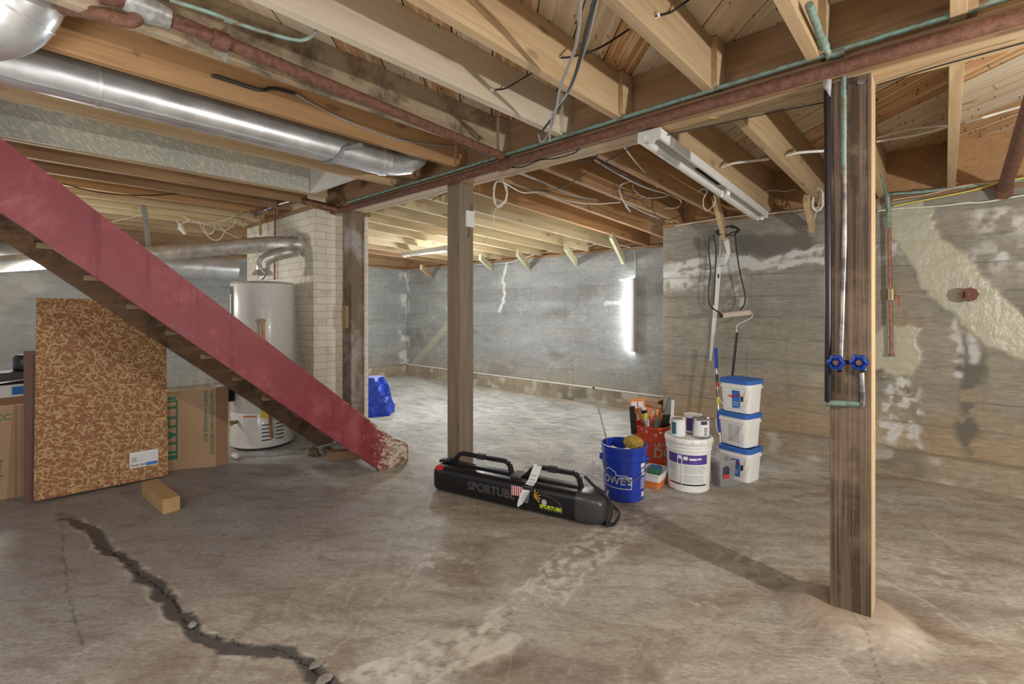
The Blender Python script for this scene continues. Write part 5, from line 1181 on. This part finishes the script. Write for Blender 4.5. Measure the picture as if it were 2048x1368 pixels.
# far corner things
m = MB(); Mx = Matrix.Translation((-2.30, 5.36, .004)) @ Matrix.Rotation(R(3), 4, 'Y'); m.box(-.015, .0, -.22, .20, 0, .62, Mx); tag(m.build('leaning_board', M_blk), 'black board leaning at the corner of the right wall', 'board')
m = MB(); cb_ = W(1300, 830, z=5.6); cb_.z = 0; m.box(-.13, .13, -.10, .10, 0, .26, Matrix.Translation(cb_) @ Matrix.Rotation(R(5), 4, 'Z')); tag(m.build('open_carton', M_card, bevel=.003), 'small brown carton behind the orange bucket near the wall corner', 'carton')

# ------------------------------------------------------------ light fixtures
def fixture(a, b, label, wd=.12, lit=False, up=(0, 0, 1), tube=False, endlab=True):
    a, b = V(a), V(b); t = thing('light_fixture', label, 'light fixture', (a+b)/2)
    d = (b-a).normalized(); u = V(up); r = d.cross(u).normalized(); q = r.cross(d).normalized()
    def sec(p, pts): return [p+r*x+q*y for x, y in pts]
    h = wd*.42
    out = [(-wd/2, -h*.55), (-wd/2, -h), (-wd/2+.012, -h), (-.022, -.006), (.034, -.006), (wd/2-.014, -h), (wd/2, -h), (wd/2, -h*.55), (wd/2, 0), (-wd/2, 0)]
    m = MB(); m.loft([sec(a, out), sec(b, out)]); m.build('reflector_channel', M_whm, t)
    for p, s in ((a, -1), (b, 1)):
        cap = [(-wd/2-.002, .002), (wd/2+.002, .002), (wd/2+.002, -h-.004), (.03, -h-.006), (.028, -h-.018), (-.0, -h-.018), (-.004, -h-.006), (-wd/2-.002, -h-.004)]
        m = MB(); m.loft([sec(p, cap), sec(p+d*s*.012, cap)]); m.build('end_cap', M_whd, t)
    for sx in (-.018, .018):
        m = MB(); m.tube([b+r*sx+q*(-h-.008)-d*.01, b+r*sx+q*(-h-.008)+d*.004], .014, 12); m.build('lamp_socket', M_whp, t, smooth=True)
    if tube:
        m = MB(); m.tube([a+q*(-.05)+d*.03, b+q*(-.05)-d*.03], .018, 12); m.build('fluorescent_tube', M_tube if lit else M_whp, t, smooth=True)
    return t, a, b, d, r, q
na, nb_ = V((-1.235, 2.60, 2.245)), V((-1.235, 4.66, 2.155))
na = W(1300, 262, Z=2.25); nb_ = W(1520, 424, z=4.27)
t, a, b, d, r, q = fixture(na, nb_, 'long white fluorescent fixture without tubes hanging from the far-side joists', .125)
c = a+(b-a)*.56
for s in (-1, 1):
    m = MB(); m.tube([c+r*s*.022+q*-.03, c+r*s*.022+q*-.075], [.018, .014], 12); m.build('lamp_socket', M_whp, t, smooth=True)
m = MB(); m.tube([a+(b-a)*.01+q*-.048+r*-.03, a+(b-a)*.99+q*-.048+r*-.03], .021, 14); m.build('side_rail', M_whd, t, smooth=True)
m = MB(); m.bar(a+(b-a)*.32+q*-.009, a+(b-a)*.52+q*-.009, .05, .002, q); m.build('open_wireway', M_blkm, t)
m = MB(); m.add([a-d*.0135+r*-.03+q*-.045, a-d*.0135+r*.0+q*-.045, a-d*.0135+r*.0+q*-.025, a-d*.0135+r*-.03+q*-.025], [(0, 1, 2, 3)]); m.build('sticker', M_paper, t)
fixture(W(812, 505, z=7.2), W(900, 492, z=5.6), 'white fluorescent fixture hanging in the far room behind the middle post', .13)
xt = W(1263, 600, Y=5.74); t = thing('tube_light', 'lit fluorescent tube mounted upright on the back wall', 'light fixture', (xt.x, 5.76, .78))
z0, z1 = W(1263, 700, Y=5.74).z, W(1263, 560, Y=5.74).z
m = MB(); m.box(xt.x+.012, xt.x+.05, 5.70, 5.785, z0-.02, z1+.02); m.build('backplate', M_whm, t)
m = MB(); m.tube([(xt.x-.012, 5.735, z0), (xt.x-.012, 5.735, z1)], .014, 14); m.build('glowing_tube', M_tube, t, smooth=True)
m = MB(); m.tube([(xt.x+.03, 5.78, z1+.02), (xt.x+.03, 5.785, TOPF-.1), (xt.x+.02, 5.785, TOPF-.03)], .006, 6); m.build('power_cord', M_wirew, t)
m = MB(); c = W(840, 496, z=7.4); m.tube([c+V((0, 0, 0)), c+V((0, 0, .10))], .07, 6); tag(m.build('blue_electrical_box', M_bluev), 'round blue electrical box on a far-room joist above the fixture', 'box')

# ------------------------------------------------------------ wires
def wire(pts, r, mat, label, sm=6, name='cable', group=None):
    m = MB(); m.tube(pts, r, 6, smooth=sm); o = m.build(name, mat, smooth=True); tag(o, label, 'cable', group); return o
def wy(Y, *pts): return [W(px, py, Y=Y) for px, py in pts]
def wz(*pts): return [W(px, py, z=z) for px, py, z in pts]
G1 = 'wires hanging in the upper middle'
wire(wz((1163, -10, 1.52), (1152, 90, 1.80), (1122, 170, 2.10), (1112, 220, 2.35), (1098, 265, 2.63), (1082, 284, 2.73), (1078, 270, 2.65)), .0062, M_wireg, 'leftmost grey wire of the bundle hanging in the upper middle', group=G1)
wire(wz((1192, -10, 1.52), (1172, 60, 1.71), (1150, 150, 2.0), (1120, 215, 2.33), (1085, 262, 2.60), (1079, 282, 2.72)), .0062, M_wireb, 'black wire in the middle of the bundle hanging in the upper middle', group=G1)
wire(wz((1196, -10, 1.53), (1180, 60, 1.72), (1165, 110, 1.87), (1140, 178, 2.13), (1110, 220, 2.36), (1101, 250, 2.52), (1099, 282, 2.72)), .0062, M_wireg, 'rightmost grey wire of the bundle hanging in the upper middle', group=G1)
G2 = 'black cords looping out of joist holes'
wire([W(985, 180, X=-1.69), *wz((1010, 177, 2.45), (1040, 160, 2.42), (1069, 143, 2.40))], .0045, M_wireb, 'short black cord curving out of the whitened joist', group=G2)
wire([W(1122, 116, X=-1.30), *wz((1150, 112, 2.15), (1200, 95, 2.15), (1259, 58, 2.2))], .0045, M_wireb, 'black cord stretching right from the broad tan joist', group=G2)
wire([W(1312, 32, X=-.81), *wz((1340, 25, 1.9), (1370, 5, 1.9), (1390, -10, 1.9))], .0045, M_wireb, 'short black cord leaving the joist at the top right of centre', group=G2)
for px, py, X, l2 in ((984, 180, -1.693, 'whitened joist'), (1122, 116, -1.304, 'broad tan joist'), (1312, 32, -.814, 'joist at the top right of centre')):
    p_ = W(px, py, X=X); m = MB(); m.tube([p_+V((-.004, 0, 0)), p_+V((.012, 0, 0))], .010, 10); tag(m.build('cable_bushing', M_wirew, smooth=True), 'small cream bushing where a black cord leaves the '+l2, 'bushing')
G3 = 'cables sagging below the main beam and far-side joists'
yb = 2.35
wire(wy(2.60, (865, 400), (900, 382), (935, 368), (975, 358)), .004, M_wireb, 'black cable curving behind the top of the middle post', group=G3)
wire([*wy(2.40, (1000, 333), (1040, 335), (1080, 320), (1110, 317), (1150, 305)), W(1165, 285, Y=2.40)], .004, M_wireb, 'black cable lying along the bottom face of the main beam', group=G3)
wire([*wy(2.4, (1118, 288), (1130, 305), (1150, 310), (1165, 300), (1160, 292), (1140, 290))], .003, M_wireg, 'small grey wire loop hanging at the middle of the beam', group=G3)
wire([*wy(2.60, (1140, 305), (1150, 318), (1180, 320), (1200, 305), (1204, 297))], .004, M_wireb, 'black wire loop dipping below the beam right of centre', group=G3)
wire([W(1010, 365, Y=2.62), *wz((1050, 378, 3.3), (1090, 382, 3.3), (1130, 372, 3.1), (1200, 330, 2.9), (1268, 292, 2.7))], .003, M_wireb, 'long thin black wire slanting up to the light fixture', group=G3)
wire(wz((1008, 365, 3.45), (1045, 385, 3.5), (1080, 383, 3.5)), .0045, M_wirew, 'white cable end leaving the hanging coil to the right', group=G3)
wire(wz((1081, 383, 3.6), (1120, 398, 3.7), (1180, 408, 3.8), (1240, 405, 3.9)), .0045, M_wirew, 'white cable sagging below the orange-brown far-side joists', group=G3)
wire(wz((1190, 320, 3.0), (1240, 350, 3.3), (1290, 375, 3.6), (1340, 390, 4.0), (1362, 402, 4.1), (1355, 415, 4.1), (1330, 417, 4.05)), .0055, M_wireg, 'thick grey cable running to the looped tangle under the joist', group=G3)
wire(wz((1192, 316, 3.0), (1250, 348, 3.3), (1310, 382, 3.8), (1350, 393, 4.1), (1364, 405, 4.1), (1350, 416, 4.1), (1320, 400, 4.05)), .004, M_wireb, 'black cable running to the looped tangle under the joist', group=G3)
wire(wz((1237, 373, 3.9), (1250, 390, 3.95), (1280, 400, 3.95), (1300, 392, 3.95), (1320, 385, 3.95)), .004, M_wireb, 'black loop at the left of the cable tangle', group=G3)
wire(wz((1265, 368, 3.9), (1268, 380, 3.9), (1290, 395, 3.95), (1320, 395, 3.95), (1340, 390, 4.0)), .004, M_wireg, 'grey loop inside the cable tangle', group=G3)
wire(wz((1304, 400, 4.0), (1308, 425, 4.0), (1330, 440, 4.05), (1360, 432, 4.1), (1376, 413, 4.1), (1374, 405, 4.1)), .0035, M_wireb, 'lowest black loop of the cable tangle', group=G3)
wire(wz((1262, 362, 3.9), (1240, 372, 3.9), (1243, 395, 3.9), (1255, 415, 3.95), (1261, 424, 3.95), (1252, 408, 3.95), (1300, 430, 4.3), (1345, 445, 4.7)), .005, M_wirew, 'white cable hanging below the tangle and running to the wall', group=G3)
wire(wz((1245, 288, 2.9), (1262, 312, 3.1), (1285, 340, 3.4), (1303, 355, 3.6), (1315, 375, 3.8)), .0055, M_wirew, 'white cable draped from the beam left of the light fixture', group=G3)
wire(wz((1036, 345, 3.25), (1100, 370, 3.6), (1150, 392, 4.0), (1195, 400, 4.4)), .008, M_wireg, 'dark grey conduit running along between the far-side joists', group=G3)
# coil on the beam
cc = W(1000, 390, Y=2.66); wv = []
for k in range(60):
    a_ = 2*math.pi*k/15; s_ = 1+.10*math.sin(k*1.3); wv.append(cc+V((-.742*0+.9*.052*s_*math.cos(a_), .025*math.cos(a_)+.006*math.sin(k), .098*s_*math.sin(a_)+.012)))
wv = [W(1005, 355, Y=2.6)]+wv+wy(2.7, (990, 420), (987, 445), (978, 470), (966, 485))
wire(wv, .0042, M_wirew, 'coil of white cable hanging from the beam right of the middle post', 3)
G4 = 'wires strung across the right-hand joists'
wire(wz((1300, 278, 2.62), (1362, 264, 2.52), (1460, 243, 2.40), (1560, 222, 2.28), (1650, 205, 2.19)), .003, M_wireb, 'thin dark wire crossing the joists left of the nearest post', group=G4)
wire(wz((1755, 170, 2.03), (1850, 140, 1.90), (1950, 112, 1.78), (2060, 82, 1.68)), .003, M_wireb, 'thin dark wire crossing the joists right of the nearest post', group=G4)
wire(wz((1442, 335, 3.4), (1470, 326, 3.35), (1538, 318, 3.3)), .009, M_wirew, 'white double cable bridging the first two joists left of the nearest post', group=G4)
wire(wz((1572, 311, 3.1), (1600, 305, 3.05), (1660, 301, 3.0)), .009, M_wirew, 'white double cable running behind the nearest post', group=G4)
wire(wz((1753, 276, 3.2), (1820, 258, 3.1), (1902, 250, 2.85)), .008, M_wirew, 'upper white cable between the nearest post and the next joist', group=G4)
wire(wz((1753, 283, 3.2), (1840, 268, 3.05), (1902, 251, 2.85)), .008, M_wirew, 'lower white cable between the nearest post and the next joist', group=G4)
wire(wz((1930, 246, 2.75), (1990, 228, 2.7), (2060, 208, 2.6)), .007, M_wirew, 'white cable leaving the joist to the right edge', group=G4)
G5 = 'cables along the top of the right wall'
wire(wy(4.84, (1755, 422), (1800, 417), (1880, 412), (1930, 406), (1970, 404), (2060, 388)), .006, M_wirew, 'white cable drooping along the top of the right wall', group=G5)
wire(wy(4.83, (1788, 412), (1850, 400), (1940, 382), (2000, 365), (2070, 352)), .006, M_wirey, 'yellow cable along the top of the right wall', group=G5)
wire(wy(4.83, (1785, 400), (1860, 388), (1930, 371), (2000, 364), (2030, 360)), .004, plain('peach_cable', (.70, .52, .36), .5), 'peach coloured thin cable along the top of the right wall', group=G5)
wire(wz((1500, 395, 4.2), (1540, 381, 4.3), (1570, 383, 4.3), (1590, 380, 4.3), (1612, 393, 4.4)), .0045, M_wirew, 'white cable waving from the light fixture to the coil', group=G5)
wire(wz((1518, 413, 4.4), (1545, 405, 4.4), (1550, 402, 4.4), (1558, 408, 4.4), (1600, 398, 4.4), (1615, 390, 4.4)), .004, M_wirey, 'thin yellow wire knotted near the end of the light fixture', group=G5)
wire(wy(4.83, (1350, 452), (1420, 440), (1480, 432), (1560, 425), (1640, 415)), .005, M_wirew, 'pale cable stapled along the sill of the right wall, left part', group=G5)
wire(wz((1398, 383, 3.6), (1405, 378, 3.6), (1415, 382, 3.6), (1408, 395, 3.6), (1407, 412, 3.65), (1415, 422, 3.65), (1430, 405, 3.6), (1428, 390, 3.6)), .003, M_wirew, 'loose cream wire loop under the middle of the light fixture')
wv = []; cc = W(1636, 400, Y=4.55)
for k in range(50): a_ = 2*math.pi*k/12; wv.append(cc+V((.04*math.cos(a_)*(1+.2*math.sin(k)), .02*math.sin(k*.7), .085*math.sin(a_)*(1+.12*math.cos(k*1.7)))))
wire(wv+wy(4.75, (1628, 440), (1628, 452)), .0042, M_wirew, 'bundle of white cable coiled on the brace left of the nearest post', 3)
wv = []; cc = W(1455, 462, Y=4.72)
for k in range(56): a_ = 2*math.pi*k/13; wv.append(cc+V((.085*math.cos(a_)*(1+.2*math.sin(k)), .03*math.sin(k*.7), .04*math.sin(a_)*(1+.3*math.cos(k*1.7)))))
wire(wv, .005, M_wireb, 'messy coil of black cord at the top of the right wall', 3)
wire(wy(4.78, (1418, 475), (1417, 500), (1421, 540), (1417, 580), (1420, 610), (1442, 628)), .0075, M_wireb, 'left strand of black cord looping down the right wall')
wire(wy(4.78, (1470, 468), (1473, 500), (1480, 545), (1490, 590), (1488, 610), (1480, 620)), .0075, M_wireb, 'right strand of black cord looping down to the paint roller')
wire(wy(4.78, (1427, 470), (1432, 500), (1430, 560), (1427, 610)), .0075, M_wireb, 'thin black cord hanging beside the white metal strip')
wire(wz((1385, 190, 2.5), (1395, 202, 2.5), (1402, 215, 2.4), (1415, 232, 2.4), (1438, 234, 2.4)), .006, M_wirey, 'short yellow cable tail poking from the beam right of centre')
wire([W(p_[0], p_[1], Y=YF-.03) for p_ in ((950, 529), (1010, 526), (1060, 512), (1100, 503), (1160, 497), (1210, 485), (1260, 495))], .006, M_wirew, 'white cable stapled along the top of the back wall')
wire(wz((125, 367, 3.9), (200, 385, 4.1), (290, 391, 4.4), (400, 385, 4.6), (500, 392, 4.8), (600, 396, 4.7), (690, 417, 4.65)), .005, M_wireb, 'thin black cable strung across under the joists above the stairs')
G6 = 'cream cables under the joists left of the chimney'
wire(wz((225, 443, 5.0), (280, 430, 5.2), (315, 415, 5.3), (345, 421, 5.3), (380, 440, 5.4), (430, 455, 5.5), (480, 478, 5.6)), .005, M_wirew, 'long cream cable sagging under the joists left of the chimney', group=G6)
wire(wz((395, 440, 5.4), (410, 465, 5.4), (425, 479, 5.4), (440, 478, 5.4), (449, 462, 5.4), (440, 455, 5.4)), .005, M_wirew, 'lowest cream cable loop left of the chimney', group=G6)
wire(wz((350, 425, 5.35), (400, 446, 5.4), (450, 440, 5.5), (490, 420, 5.3)), .004, M_wirew, 'cream cable rising toward the chimney top', group=G6)
wire(wz((405, 445, 5.4), (415, 468, 5.4), (428, 462, 5.4), (430, 448, 5.4)), .004, M_wirew, 'small inner cream cable loop left of the chimney', group=G6)
wire(wz((448, 462, 5.5), (465, 452, 5.5), (472, 438, 5.5)), .004, M_wirew, 'short cream cable tail on the cross board left of the chimney', group=G6)
t = thing('lamp_holder', 'cream lamp holder dangling under the joists left of the chimney', 'lamp', W(362, 455, z=5.35))
m = MB(); m.tube(wz((360, 447, 5.35), (363, 456, 5.35), (371, 468, 5.35)), [.018, .035, .018], 8); m.build('holder_body', M_wirew, t, smooth=True)
m = MB(); m.tube(wz((352, 438, 5.35), (356, 446, 5.35), (370, 445, 5.35), (380, 437, 5.35)), .005, 6, smooth=4); m.build('holder_wire', M_wirew, t)
